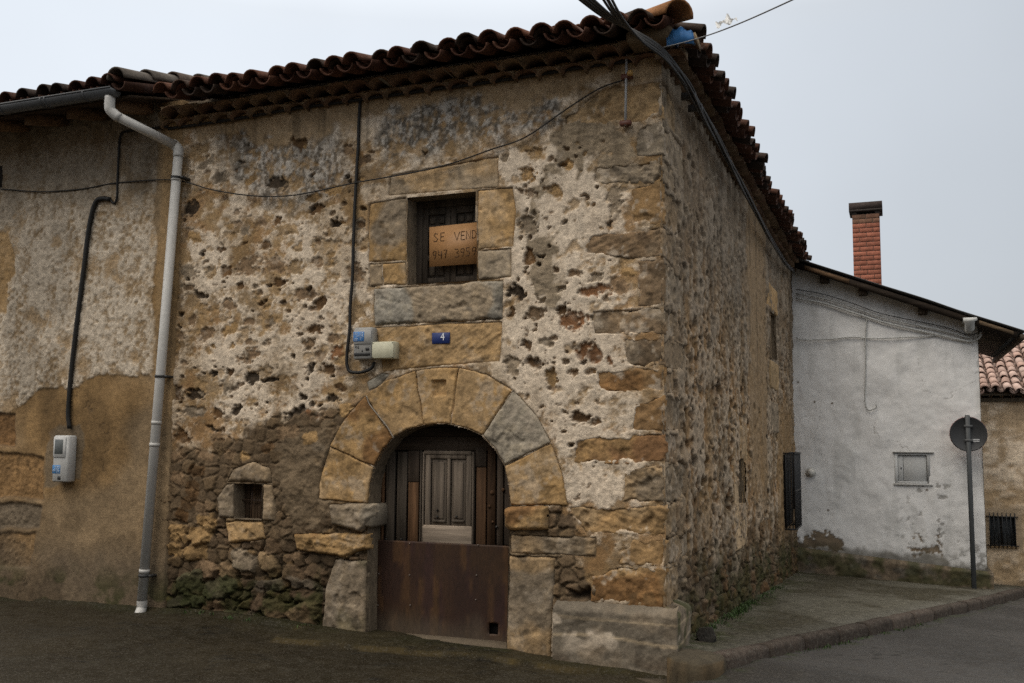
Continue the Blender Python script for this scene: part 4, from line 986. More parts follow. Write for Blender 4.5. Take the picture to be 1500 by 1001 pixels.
# ================================================================== LEFT HOUSE
LH = thing('plastered_house', (-6.2, 0, 0), 'low ochre plastered house on the left with rough grey limewash, deep wooden eave and gutter', 'house')
def wall_left():
    xs = np.concatenate([np.arange(-8.4, -7, .03), np.arange(-7, -4.50, .0105)]); zs = np.arange(-.25, 4.75, .0105)
    X, Z = np.meshgrid(xs, zs, indexing='ij')
    wx = fbm(X*3, Z*3, 501, 4)-.5; wz = fbm(X*3, Z*3, 502, 4)-.5; med = fbm(X*5, Z*5, 503, 4); fin = fbm(X*26, Z*26, 504, 4, .6); big = fbm(X*1.3, Z*1.3, 505, 3); vst = fbm(X*10, Z*1.3, 506, 4)
    def reg(pts, soft=.05): return sst(soft, -soft, sdf(X+wx*.20, Z+wz*.20, FP(pts, -.03)))
    C = lerp(lerp(TAN, GBR, .3)*.72, lerp(OCH, BRN, .2)*.80, sst(.35, .7, big))*(.60+.7*med[..., None])*(.85+.3*fin[..., None]); H = .03+(med-.5)*.012+(big-.5)*.03
    rough = reg([(-300, 120), (232, 150), (226, 553), (160, 552), (112, 562), (60, 572), (20, 600), (-30, 640), (-300, 700)], .05)
    rough = sst(.35, .65, rough+(fin-.5)*.5+(med-.5)*.3)
    wv = sst(.36, .60, .5*fin+.3*med+.2*vst+.03); rc = lerp(lerp(TAN, GBR, .3)*.9, lerp(LIME, GRY, .35)*1.0, wv)*(.7+.6*fin[..., None])
    sca = sst(.60, .68, fbm(X*4, Z*4, 507, 4)*.7+.3*fin); rc = lerp(rc, OCH*.85, sca*.7)
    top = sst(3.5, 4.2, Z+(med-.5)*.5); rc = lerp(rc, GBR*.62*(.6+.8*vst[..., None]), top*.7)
    C = lerp(C, rc, rough); H = H+rough*(.010+(fin-.5)*.020-.008*sca)
    stn = reg([(-60, 345), (18, 345), (18, 455), (-60, 462)], .02); C = lerp(C, OCH*.85*(.7+.6*med[..., None]), stn*.9); H = H-.012*stn
    for pts, c_ in (([(-80, 600), (22, 608), (22, 655), (-80, 650)], BRN*.9), ([(-80, 662), (66, 668), (64, 732), (-80, 725)], lerp(BRN, OCH, .35)), ([(-80, 736), (60, 740), (56, 775), (-80, 772)], GBR*.8), ([(-80, 780), (50, 782), (45, 835), (-80, 830)], lerp(OCH, BRN, .4))):
        d = sdf(X+wx*.08, Z+wz*.08, FP(pts, -.03)); e = sst(.02, -.02, d); C = lerp(C, stone_col(c_, X, Z, int(abs(pts[1][1]))), e*.95); H = H*(1-e)+e*(.012+(fin-.5)*.02)
        C = lerp(C, DRK*1.5, np.exp(-(d/.012)**2)*.5)
    patch = reg([(72, 640), (85, 622), (112, 624), (120, 640), (116, 705), (70, 712)], .015); C = lerp(C, lerp(GBR, MORT, .3)*.7, patch*.8)
    strip = sst(.16, .08, np.abs(X+4.62))*sst(1.6, 2.0, Z); C = lerp(C, lerp(TAN, OCH, .5)*.85*(.8+.4*med[..., None]), strip*.85); H = H*(1-strip*.6)+.02*strip
    ck = np.abs(fbm(X*2.2, Z*2.2, 520, 4)-.5); cr = sst(.006, .0, ck)*(1-rough)*sst(.45, .6, big); C = lerp(C, DRK*2, cr*.5); H = H-.006*cr
    foot_dark = sst(.75, .30, Z+(fbm(X*2, Z*.8, 521, 4)-.5)*.6); C = lerp(C, lerp(GBR, DRK, .55)*(.6+.6*fin[..., None]), foot_dark*.8)
    st2 = sst(.52, .66, fbm(X*2.2, Z*1.2, 523, 4)); C = lerp(C, C*.62, st2*.7)
    ms = sst(.5, .62, fbm(X*3.5, Z*3.5, 522, 4))*sst(.5, .15, Z); C = lerp(C, MOSS*.9, ms*.7)
    H = H*sst(-4.50, -4.53, X)-.03*(1-sst(-4.50, -4.53, X))
    V = np.stack([X, -H, Z], -1).reshape(-1, 3)
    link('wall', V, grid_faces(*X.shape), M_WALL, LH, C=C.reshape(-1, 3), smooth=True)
wall_left()
m = MB(); m.box((-8.4, .12, -.5), (-4.64, 8, 4.6), TAN*.5, .01); m.build('inner_core', M_WALL, LH)
LE, LZ = -.58, 4.69
m = MB(); lrr = random.Random(4)
slope_tiles((-8.4, LE, LZ-.03), (1, 0, 0), (0, 1, .30), 3.7, lambda s: 3.0, m, lrr, wet=.62, pitch=.2, courses=8)
for j in range(7):                                                        # verge tiles at the roof's right-hand edge
    t0 = -.12+j*.36; P = lambda t: np.array([-4.70, LE+t, LZ+.30*t+.055])
    arc_tile(m, P(t0)+np.array([0, 0, .03]), P(t0+.45), .105, .09, (0, 0, 1), lerp(tile_col(lrr), np.array([.11, .10, .085]), .6), .016, 10)
m.build('roof', M_TILE, LH)
m = MB(); m.add([(-8.4, LE+.03, LZ-.05), (-4.68, LE+.03, LZ-.05), (-4.68, 3.2, LZ+1.0), (-8.4, 3.2, LZ+1.0), (-8.4, LE+.03, LZ-.075), (-4.68, LE+.03, LZ-.075), (-4.68, 3.2, LZ+.975), (-8.4, 3.2, LZ+.975)],
               [(0, 1, 2, 3), (7, 6, 5, 4), (0, 4, 5, 1), (1, 5, 6, 2), (2, 6, 7, 3), (3, 7, 4, 0)], np.array([.055, .036, .022])); m.build('roof_board', M_WOODH, LH)
for i in range(7):
    x = -4.92-.52*i; m = MB(); R_ = Matrix.Translation((x, 0, 0))
    V = []
    for y in (-.46, .3):
        z = LZ-.085+.30*(y-LE)
        V += [(x-.06, y, z), (x+.06, y, z), (x+.06, y, z-.13+(.03 if y < 0 else 0)), (x-.06, y, z-.13+(.03 if y < 0 else 0))]
    m.add(V, [(0, 1, 2, 3), (7, 6, 5, 4), (0, 4, 5, 1), (1, 5, 6, 2), (2, 6, 7, 3), (3, 7, 4, 0)], np.array([.19, .115, .065])*lrr.uniform(.7, 1.2)); m.build('rafter', M_WOODH, LH)
# window just entering the frame at the left edge
lw = MB(); a = F(-75, 285, -.03); b = F(6, 243, -.03); lw.box((a[0], -.045, a[1]), (b[0], .02, b[1]), (.02, .017, .014), .006); lw.build('window', M_WOOD, LH)

# gutter and drainpipe
GT = thing('rain_gutter', (-6.6, LE-.06, LZ-.05), 'grey half-round metal gutter along the wooden eave of the plastered house', 'gutter')
m = MB(); R = .068; ga, gb = -8.4, -4.74; GYc, GZc = LE-.075, LZ-.028
V = []; segs = 10
for x in (ga, gb):
    for rr_ in (R, R-.004):
        for k in range(segs+1):
            an = math.pi+math.pi*k/segs; V.append((x, GYc+rr_*math.cos(an), GZc+rr_*math.sin(an)))
n = segs+1; f = []
for k in range(segs): f += [(k, k+1, 2*n+k+1, 2*n+k), (n+k, 3*n+k, 3*n+k+1, n+k+1)]
f += [(0, 2*n, 3*n, n), (n-1, 2*n-1, 4*n-1, 3*n-1), tuple(range(2*n, 3*n)), tuple(range(0, n))[::-1]]
m.add(V, f, (.085, .09, .095)); m.tube([(ga, GYc-R, GZc+.002), (gb, GYc-R, GZc+.002)], .008, (.085, .09, .095)); m.build('trough', M_METAL, GT)
for x in (-6.05, -5.55, -5.5, -5.05):
    m = MB(); m.tube([(x, GYc+(R+.004)*math.cos(math.pi+math.pi*k/10), GZc+(R+.004)*math.sin(math.pi+math.pi*k/10)) for k in range(11)], .008, (.06, .062, .066), 6); m.build('bracket', M_METAL, GT)
PC = (.47, .46, .44)
m = MB(); top = np.array([-4.80, GYc, GZc-R+.01]); b1 = onY(262, 218, -.10); b0 = onY(207, 893, -.10)
DP = thing('drainpipe', (b0[0], -.10, b0[2]), 'light grey plastic drainpipe running down between the plastered house and the stone house', 'drainpipe')
m.tube([top, top+np.array([0, 0, -.09]), top+np.array([.01, .01, -.13]), top+np.array([.07, .05, -.19])], .045, PC, 14, smooth=4); m.build('elbow', M_PLAST, DP, smooth=True)
m = MB(); m.tube([top+np.array([.055, .04, -.175]), b1+np.array([-.03, -.012, .03])], .043, PC, 14); m.build('sloping_pipe', M_PLAST, DP, smooth=True)
m = MB(); m.tube([b1+np.array([-.06, -.02, .05]), b1+np.array([-.01, 0, .0]), b1+np.array([0, 0, -.08])], .048, PC, 14, smooth=4); m.build('elbow', M_PLAST, DP, smooth=True)
def dpt(v): p = b1+(b0-b1)*((v-218)/(893-218)); return p
m = MB(); m.tube([dpt(224), dpt(885)], .043, PC, 16)
for v in (262, 623, 655, 836): m.tube([dpt(v), dpt(v+5)], .047, PC, 16)
m.build('pipe', M_PLAST, DP, smooth=True)
m = MB(); e = dpt(880); m.tube([e, e+np.array([0, -.0, -.07]), e+np.array([.012, -.05, -.13]), e+np.array([.02, -.09, -.15])], .046, PC, 14, smooth=4, cap=False); m.build('outlet', M_PLAST, DP, smooth=True)
m = MB(); q = e+np.array([.02, -.088, -.149]); m.lathe([(.040, 0), (.040, .002)], q, (.1, -.9, -.35), (.01, .01, .01), 16); m.build('opening', M_PLAST, DP)
for v in (262, 558, 845):
    m = MB(); p = dpt(v); m.lathe([(.046, -.012), (.050, -.010), (.050, .010), (.046, .012)], p, b1-b0, (.03, .03, .03), 16); m.box((p[0]+.03, p[1]-.01, p[2]-.01), (p[0]+.08, .0, p[2]+.01), (.03, .03, .03)); m.build('clip', M_METAL, DP)

# ================================================================== CABLES AND FITTINGS ON THE FRONT
BLK = (.014, .013, .012)
def cable(name, pts, r, label, col=BLK, y=-.035, smooth=5, cat='cable', seg=7, wob=0):
    P = []
    for q in pts:
        if len(q) == 3: P.append(np.array(q, float))
        else: P.append(onY(q[0], q[1], y))
    P = catmull(P, smooth) if smooth else P
    if wob:
        P = [p+np.array([(float(vn(np.array(i*.37), np.array(2.), 61))-.5)*wob, 0, (float(vn(np.array(i*.31), np.array(5.), 62))-.5)*wob]) for i, p in enumerate(P)]
    m = MB(); m.tube(P, r, col, seg); o = m.build(name, M_CABLE, origin=P[-1], smooth=True); tag(o, label, cat); return o
cable('facade_cable', [(527, 148), (526, 175), (523, 240), (519, 330), (515, 420), (511, 490), (508, 530), (512, 543), (528, 546), (543, 541), (548, 530)], .014, 'thick black cable running straight down the stone front to the grey meter box', wob=.01)
cable('cornice_cable', [(246, 189), (330, 176), (430, 160), (527, 146), (640, 131), (760, 113), (850, 99), (925, 88)], .014, 'black cable running along under the tiled cornice of the stone house', y=-.045, wob=.012)
cable('sagging_wire', [(0, 277), (60, 281), (120, 277), (172, 268), (255, 264), (310, 278), (370, 287), (432, 286), (520, 268), (600, 254), (660, 240), (720, 219), (770, 201), (830, 160), (878, 130), (915, 117)], .006, 'thin dark wire sagging across both house fronts to the iron rod', y=-.05, smooth=6, col=(.02, .018, .016))
cable('service_conduit', [(102, 628), (100, 600), (105, 540), (113, 470), (122, 400), (131, 330), (140, 297), (150, 291), (161, 292)], .022, 'thick black conduit rising from the white meter cabinet on the plastered wall', y=-.065)
cable('thin_riser', [(161, 292), (167, 298), (171, 290), (172, 262), (174, 225), (176, 200), (184, 193), (215, 189), (246, 186)], .011, 'thin black cable looping from the top of the thick conduit up to the eave', y=-.055)
cable('arch_wire', [(537, 580), (541, 592), (555, 610), (567, 625), (577, 642)], .005, 'short pale wire lying down the joint of the arch stones', y=-.035, col=(.25, .22, .18))
# cable bundle from overhead to the corner, then under the side eave
cor_pt = np.array([.03, -.20, 4.55])
far_end = [onX(1008, 126, .16), onX(1032, 170, .15), onX(1056, 213, .14), onX(1080, 259, .14), onX(1101, 297, .14), onX(1130, 352, .13), onX(1152, 386, .12), onX(1163, 398, .10)]
BU = thing('cable_bundle', tuple(cor_pt), 'bundle of black cables coming down to the roof corner and under the side eave', 'cables')
for i in range(7):
    o_ = (i-3.); a = onY(836+o_*8+(22 if i > 3 else 0), -30, -1.9); b = onY(897+o_*4.5, 25, -1.2); c = onY(938+o_*1.2, 55+o_*2.4, -.75); d = onY(975+o_*.4, 82+o_*2.4, -.36)
    P = [a, b, c, d]
    for j, q in enumerate(far_end): P.append(q+np.array([.014*math.sin(i*2.1+j), 0, .026*math.cos(i*1.7+j*1.3)-.012*(i % 2)]))
    m = MB(); m.tube(P, .0115 if i % 2 else .009, BLK, 7, smooth=8); m.build('strand', M_CABLE, BU, smooth=True)
for t in (.3, .7):
    m = MB(); q = far_end[0]+(far_end[1]-far_end[0])*t; m.box(q+np.array([-.10, -.012, -.03]), q+np.array([.02, .012, .03]), (.05, .05, .05)); m.build('wall_hook', M_METAL, BU)
wa = onY(970, 70, -.36); wb = onY(1165, -2, -2.5)
m = MB(); m.tube([wa+(wb-wa)*t+np.array([0, 0, -.03*math.sin(math.pi*t)]) for t in np.linspace(0, 1.6, 24)], .004, (.10, .10, .10), 6)
o = m.build('overhead_wire', M_CABLE, origin=wa); tag(o, 'single thin wire strung from the roof corner up into the sky on the right', 'wire')
# torn white plastic caught on that wire
bp = wa+(wb-wa)*((1086-970)/195.)*.985
m = MB(); gu = np.linspace(-1, 1, 14); gv = np.linspace(0, 1, 8); V = []; 
for a in gu:
    for b in gv:
        hgt = (.35+.65*abs(math.sin(a*5.3+.6)))*(1-.6*abs(a))
        V.append(bp+AR*(.062*a)+AU*(.055*b*hgt+.020*a)+np.array([.0, .03*math.sin(a*6+b*4), 0]))
m.add(V, [(i*8+j, (i+1)*8+j, (i+1)*8+j+1, i*8+j+1) for i in range(13) for j in range(7)], (.62, .60, .56)); o = m.build('plastic_scrap', M_FILM, origin=bp, smooth=True)
tag(o, 'torn scrap of white plastic caught on the thin overhead wire', 'plastic scrap')
# blue plastic tucked under the corner tile
bp = onY(995, 50, -.30)
m = MB(); V = []; C = []
for i in range(15):
    for j in range(9):
        a = -1+2*i/14; b = j/8; z = .085*math.sqrt(max(0, 1-a*a*.75))*(1-b*.2)+.012*math.sin(a*9+b*5)
        V.append(bp+np.array([.10*a*(1-.15*b), .22*b-.02*math.cos(a*3), z-.045])); C.append(np.array([.045, .17, .42])*(.8+.4*random.random()) if random.random() > .08 else np.array([.5, .62, .72]))
m.add(V, [(i*9+j, (i+1)*9+j, (i+1)*9+j+1, i*9+j+1) for i in range(14) for j in range(8)], C)
W_ = [bp+np.array([.10*a, -.02*math.cos(a*3), -.045+.012*math.sin(a*9)]) for a in np.linspace(-1, 1, 15)]
m.add([V[i*9] for i in range(15)]+[np.array([V[i*9][0], V[i*9][1]+.01, bp[2]-.075]) for i in range(15)], [(i, i+1, 16+i, 15+i) for i in range(14)], (.05, .19, .45))
o = m.build('plastic_sheet', M_PLAST, origin=bp, smooth=True); mo_ = o.modifiers.new('thick', 'SOLIDIFY'); mo_.thickness = .004; tag(o, 'crumpled blue plastic stuffed under the lowest corner tile of the stone house', 'plastic sheet')

# iron rod with two rusty brackets
p1 = onY(918, 112, -.07); p0 = onY(916, 184, -.07)
RD = thing('wall_rod', tuple(p0), 'grey steel rod held off the wall by rusty brackets near the top corner', 'rod')
m = MB(); m.tube([p0, p1+np.array([0, 0, .17])], .010, (.36, .36, .36), 10); m.build('rod', M_METAL, RD, smooth=True)
for p in (p0+np.array([0, 0, .02]), p1):
    m = MB(); m.box(p+np.array([-.045, -.012, -.02]), p+np.array([.045, .03, .02]), (.11, .035, .02), .006); m.box(p+np.array([-.015, .02, -.015]), p+np.array([.015, .09, .015]), (.11, .035, .02), .004); m.build('bracket', M_METAL, RD)
m = MB(); m.lathe([(.012, -.02), (.022, -.015), (.024, 0), (.018, .018), (.010, .022)], p1+np.array([.035, -.03, .01]), (0, 0, 1), (.42, .25, .08), 12); m.build('insulator', M_PLAST, RD)

# meter boxes
def face_box(name, uv, depth, y, col, label, cat, bev=.012, parts=None, mat=None):
    (u0, v0), (u1, v1) = uv; a = F(u0, v1, y-depth); b = F(u1, v0, y-depth); t = thing(name, ((a[0]+b[0])/2, y, a[1]), label, cat)
    m = MB(); m.box((a[0], y-depth, a[1]), (b[0], y, b[1]), col, bev); m.build('body', mat or M_PLAST, t); return t, a, b
GB, a, b = face_box('meter_box', ((517, 479), (545, 527)), .10, .0, (.30, .295, .28), 'grey electricity meter box with a blue label, left of the cream box above the arch', 'meter box')
yb = -.10
def panel(mb, x0, x1, z0, z1, y, col, th=.006, bev=.002): mb.box((x0, y-th, z0), (x1, y, z1), col, bev)
W_ = b[0]-a[0]; Hh = b[1]-a[1]
m = MB(); panel(m, a[0]+.006, b[0]-.006, a[1]+.47*Hh, b[1]-.10*Hh, yb, (.33, .325, .31)); m.build('cover', M_PLAST, GB)
def digits(mb, rows, x0, x1, z0, z1, y, col):
    n = len(rows); 
    for r, s in enumerate(rows):
        zt = z1-(z1-z0)*(r+.12)/n; zb = z1-(z1-z0)*(r+.85)/n; L_ = len(s); 
        for k, ch in enumerate(s):
            if ch == ' ': continue
            cx = x0+(x1-x0)*(k+.5)/L_; glyph(mb, ch, cx, zb, (x1-x0)/L_*.7, zt-zb, y, col)
STK = {'0': [[(0, 0), (1, 0), (1, 1), (0, 1), (0, 0)]], '1': [[(.2, .8), (.55, 1), (.55, 0)]], '2': [[(0, .85), (.5, 1), (1, .8), (.9, .5), (0, 0), (1, 0)]], '3': [[(0, 1), (.7, 1), (1, .78), (.4, .53), (.9, .45), (1, .15), (.6, 0), (0, .05)]],
       '4': [[(.15, 1), (.05, .45), (.95, .45)], [(.8, .9), (.75, 0)]], '5': [[(.9, 1), (.15, 1), (.1, .6), (.7, .62), (.95, .35), (.75, .03), (0, 0)]], '7': [[(0, .97), (.95, 1), (.45, 0)], [(.25, .5), (.8, .53)]],
       '9': [[(.9, .95), (.4, 1), (.08, .8), (.2, .52), (.8, .55), (.92, .92), (.85, .4), (.55, 0)]], 'S': [[(.95, .9), (.4, 1), (.05, .78), (.5, .52), (.95, .3), (.6, 0), (0, .08)]], 'E': [[(.95, 1), (.05, 1), (.05, 0), (.95, 0)], [(.05, .52), (.8, .52)]],
       'V': [[(0, 1), (.5, 0), (1, 1)]], 'N': [[(.02, 0), (.05, 1), (.92, 0), (.98, 1)]], 'D': [[(.05, 0), (.05, 1), (.6, .95), (1, .55), (.75, .1), (.05, 0)]], 'C': [[(.95, .85), (.5, 1), (.1, .6), (.3, .1), (.9, .08)]]}
def glyph(mb, ch, cx, z0, wd, ht, y, col, r=None, lean=0):
    for st in STK.get(ch, STK['0']):
        mb.tube([(cx+(p[0]-.5)*wd+lean*p[1]*ht, y, z0+p[1]*ht) for p in st], r or ht*.09, col, 5)
m = MB(); lx0, lx1, lz0, lz1 = a[0]+.004, a[0]+.60*W_, a[1]+.56*Hh, a[1]+.86*Hh
panel(m, lx0, lx1, lz0, lz1, yb-.006, (.06, .20, .48), .003, .001); lb = m.build('blue_label', M_PLAST, GB)
m = MB(); digits(m, ['03 03', ' 4705', '03 C '], lx0+.008, lx1-.006, lz0+.006, lz1-.006, yb-.0095, (.7, .75, .8)); m.build('lettering', M_PLAST, lb)
m = MB(); panel(m, a[0]+.012, b[0]-.012, a[1]+.03, a[1]+.055, yb, (.02, .02, .02)); panel(m, a[0]+.68*W_, a[0]+.88*W_, a[1]+.27*Hh, a[1]+.36*Hh, yb, (.02, .02, .02)); panel(m, a[0]+.12*W_, a[0]+.18*W_, a[1]+.36*Hh, a[1]+.43*Hh, yb, (.05, .05, .05)); panel(m, a[0]+.25*W_, a[0]+.29*W_, a[1]+.33*Hh, a[1]+.43*Hh, yb, (.04, .04, .04))
m.tube([(a[0]+.5*W_, yb, a[1]+.26*Hh), (a[0]+.5*W_, yb-.006, a[1]+.26*Hh)], .006, (.02, .02, .02)); m.build('switch', M_PLAST, GB)
CBX, a, b = face_box('junction_box', ((545, 500), (578, 526)), .09, .0, (.52, .50, .37), 'plain cream junction box fixed beside the grey meter box above the arch', 'junction box', .006)
m = MB(); panel(m, a[0]+.004, b[0]-.004, a[1]+.004, b[1]-.004, -.09, (.54, .52, .385), .012, .003); lid = m.build('lid', M_PLAST, CBX)
for x in (a[0]+.012, b[0]-.012):
    for z in (a[1]+.012, b[1]-.012): m = MB(); m.lathe([(.005, 0), (.005, .002)], (x, -.102, z), (0, -1, 0), (.2, .19, .14), 8); m.build('screw', M_PLAST, lid)
WM, a, b = face_box('meter_cabinet', ((75, 638), (101, 706)), .11, -.03, (.50, .50, .49), 'tall white meter cabinet with a glazed window and blue sticker on the plastered wall', 'meter cabinet', .014)
W_ = b[0]-a[0]; Hh = b[1]-a[1]; yb = -.14
m = MB(); panel(m, a[0]+.012, a[0]+.86*W_, a[1]+.53*Hh, a[1]+.97*Hh, yb, (.53, .53, .52), .010, .004); dr = m.build('door_frame', M_PLAST, WM)
m = MB(); panel(m, a[0]+.032, a[0]+.70*W_, a[1]+.60*Hh, a[1]+.91*Hh, yb-.010, (.10, .11, .11), .002, .001); m.build('pane', M_METAL, dr)
m = MB(); panel(m, a[0]+.008, a[0]+.55*W_, a[1]+.18*Hh, a[1]+.36*Hh, yb, (.06, .21, .46), .002, .001); st_ = m.build('sticker', M_PLAST, WM)
m = MB(); digits(m, [' 303', '4705'], a[0]+.014, a[0]+.52*W_, a[1]+.20*Hh, a[1]+.345*Hh, yb-.003, (.65, .7, .75)); m.build('lettering', M_PLAST, st_)
m = MB(); panel(m, a[0]+.40*W_, a[0]+.60*W_, a[1]+.02, a[1]+.055, yb, (.03, .03, .03), .003, .001); m.build('lock', M_METAL, WM)
# house number
a = F(633, 504, -.012); b = F(659, 487, -.012)
NP = thing('house_number_plate', ((a[0]+b[0])/2, -.01, a[1]), 'small blue enamel plate with a white number 4 above the arched door', 'number plate')
m = MB(); m.box((a[0], -.018, a[1]), (b[0], -.006, b[1]), (.014, .030, .14), .002); pl = m.build('plate', M_PLAST, NP)
cu = bpy.data.curves.new('number', 'FONT'); cu.body = '4'; cu.size = (b[1]-a[1])*1.0; cu.extrude = .0015; cu.align_x = 'CENTER'
to = bpy.data.objects.new('tmp', cu); COL.objects.link(to); dg = bpy.context.evaluated_depsgraph_get(); me = bpy.data.meshes.new_from_object(to.evaluated_get(dg)); bpy.data.objects.remove(to)
me.name = 'number'; no = bpy.data.objects.new('number', me); COL.objects.link(no); me.materials.append(mat_plain('white_enamel', (.75, .77, .8), .3, .03)); no.parent = pl
no.rotation_euler = (math.pi/2, 0, 0); no.location = (.018, -.0195+.01, .026); no.scale = (.85, 1, 1)
# for sale card held in the window
ys_ = .10
a = F(629, 390, ys_); b = F(705, 327, ys_)
SG = thing('for_sale_sign', ((a[0]+b[0])/2, ys_, a[1]), 'orange cardboard sign hand-lettered SE VENDE with a phone number in the upper window', 'sign')
c0, c1, c2, c3 = F(629, 391, ys_), F(704, 386, ys_), F(704, 325, ys_), F(629, 333, ys_)
c1 = (c1[0]+.07, c1[1]); c2 = (c2[0]+.07, c2[1])
m = MB(); m.prism([(c0[0], ys_, c0[1]), (c1[0], ys_, c1[1]), (c2[0], ys_, c2[1]), (c3[0], ys_, c3[1])], (0, .004, 0), (.40, .21, .085)); card = m.build('card', M_PLAST, SG)
m = MB(); ink = (.06, .03, .012)
for (u, v0, v1, ch, wd) in ((638, 354, 342, 'S', 6), (648, 353, 341, 'E', 6), (669, 352, 340, 'V', 8), (678, 351, 339, 'E', 6), (686, 350, 338, 'N', 6.5), (694.5, 349, 337, 'D', 6), (704, 348, 336, 'E', 6),
                         (636, 380, 368, '9', 5.5), (644.5, 379, 367, '4', 6.5), (652, 378, 366, '7', 5), (669, 377, 365, '3', 6), (677, 376, 364, '9', 6), (685, 375, 363, '5', 6), (694, 374, 362, '9', 6)):
    p = F(u, v0, ys_-.003); q = F(u, v1, ys_-.003); q2 = F(u+wd, v0, ys_-.003); glyph(m, ch, p[0], p[1], (q2[0]-p[0]), q[1]-p[1], ys_-.001, ink, .0032)
m.build('lettering', M_CABLE, card)

# ================================================================== WHITE HOUSE
YW_ = 9.95
def Wp(u, v, y=YW_): return F(u, v, y)
wl = [Wp(1160, 400), Wp(1434, 500), Wp(1446, 862), Wp(1160, 830)]
WX1 = Wp(1440, 680)[0]
WH = thing('white_house', (1.4, YW_, -.5), 'white rendered house end wall with a sloping roof, brick chimney and mossy grey footing', 'house')
zl, zr = Wp(1165, 392)[1], Wp(1434, 480)[1]
def rake(x): return zl+(zr-zl)*(x-.0)/(WX1-0)
def white_wall():
    xs = np.arange(-.12, WX1+.001, .016); zs = np.arange(-1.1, 4.7, .016); X, Z = np.meshgrid(xs, zs, indexing='ij')
    med = fbm(X*2.2, Z*2.2, 601, 4); fin = fbm(X*14, Z*14, 602, 4); big = fbm(X*.9, Z*.9, 603, 3)
    C = np.array([.71, .70, .685])*(.93+.14*big[..., None]); H = (med-.5)*.05+(fbm(X*5, Z*3, 604, 3)-.5)*.018
    C = lerp(C, np.array([.44, .44, .42]), sst(.58, .75, fbm(X*6, Z*.9, 605, 4))*.30)
    zf = Z-np.interp(X, [0, WX1], [Wp(1167, 800)[1], Wp(1447, 836)[1]])
    wx = (fbm(X*3, Z*3, 606, 4)-.5)*.35; wz = (fbm(X*3, Z*3, 607, 4)-.5)*.25
    for pts in ([(1160, 794), (1185, 788), (1203, 779), (1222, 783), (1236, 793), (1238, 805), (1160, 808)], [(1336, 800), (1352, 800), (1374, 803), (1378, 814), (1337, 812)], [(1366, 783), (1377, 786), (1376, 796), (1370, 794)], [(1340, 783), (1352, 783), (1350, 788), (1343, 788)]):
        e = sst(.02, -.02, sdf(X+wx*.5+(fin-.5)*.25, Z+wz*.5+(fbm(X*15, Z*15, 613, 3)-.5)*.25, FP(pts, YW_))); C = lerp(C, lerp(TAN, GBR, .5)*.55*(.6+.8*fin[..., None]), e*.95); H = H-.012*e
    spots = sst(.70, .74, fbm(X*11, Z*11, 608, 3))*sst(.35, -.1, sdf(X, Z, FP([(1340, 715), (1385, 700), (1400, 800), (1330, 800)], YW_))); C = lerp(C, GRY*.5, spots*.6); H = H-.006*spots
    for (u, v) in ((1193, 589), (1219, 591), (1169, 560), (1213, 748), (1352, 712), (1358, 718)):
        px, pz = Wp(u, v); C = lerp(C, DRK*2, sst(.025, .012, np.hypot(X-px, Z-pz)))
    crk = np.abs(fbm(X*1.5+.3, Z*1.1, 609, 4)-.5); cr = sst(.005, 0, crk)*sst(.5, .62, fbm(X*1.3, Z*1.3, 610, 2)); C = lerp(C, GRY*.6, cr*.55); H = H-.006*cr
    foot_dark = sst(.16, .0, zf+(fbm(X*5, Z*3, 611, 4)-.5)*.30); C = lerp(C, lerp(GBR, MOSS, .5)*.6, foot_dark*.75)
    dmr = sst(.55, .0, zf+(fbm(X*5, Z*3, 612, 4)-.5)*.6)*sst(WX1-1.2, WX1-.1, X); C = lerp(C, lerp(GBR, MOSS, .5)*.5*(.6+.6*fin[..., None]), dmr*.6*sst(.45, .6, fin))
    hat = sdf(X, Z, FP([(1311, 664), (1362, 664), (1362, 708), (1311, 708)], YW_))
    op = (Z > rake(X)+.05) | (hat < .0)
    keep = ~(op[:-1, :-1] & op[1:, :-1] & op[1:, 1:] & op[:-1, 1:])
    V, Q, C = compact(np.stack([X, YW_-H, Z], -1).reshape(-1, 3), grid_faces(*X.shape, keep=keep), C.reshape(-1, 3))
    link('wall', V, Q, M_WHITE, WH, C=C, smooth=True)
white_wall()
WD = 4.3                                                     # depth of the white house
m = MB(); m.add([(WX1, YW_-.02, -1.5), (WX1, YW_+WD, -1.5), (WX1, YW_+WD, rake(WX1)), (WX1, YW_-.02, rake(WX1)), (-1.5, YW_+WD, -1.5), (-1.5, YW_+WD, rake(-1.5)), (-1.5, YW_+.02, -1.5), (-1.5, YW_+.02, rake(-1.5))],
                  [(0, 1, 2, 3), (1, 4, 5, 2), (4, 6, 7, 5)], (.54, .53, .51)); m.build('side_wall', M_WHITE, WH, recalc=False)
# footing
xs = np.arange(-.1, WX1+.09, .02); zt = np.interp(xs, [0, WX1], [Wp(1167, 801)[1], Wp(1447, 837)[1]])
U, T = np.meshgrid(xs, np.linspace(0, 1, 34), indexing='ij'); ZT = zt[:, None]*T+(-1.0)*(1-T); nz = fbm(U*8, ZT*8, 620, 4)-.5
YY = YW_-.10-nz*.06+.07*sst(.93, 1.0, T)
c = lerp(lerp(GBR, DRK, .55), lerp(GRY, GBR, .4)*.45, sst(.5, .75, fbm(U*5, ZT*9, 621, 4)))*(.5+fbm(U*20, ZT*20, 622, 3)[..., None]); c = lerp(c, MOSS, sst(.45, .6, fbm(U*4, ZT*4, 623, 4))*.6)
link('footing', np.stack([U, YY, ZT], -1).reshape(-1, 3), grid_faces(*U.shape), M_STONE, WH, C=c.reshape(-1, 3), smooth=True)
m = MB(); m.box((WX1-.02, YW_-.09, -1.1), (WX1+.08, YW_+WD, zt[-1]-.01), GBR*.35, .02); m.build('footing_return', M_STONE, WH)
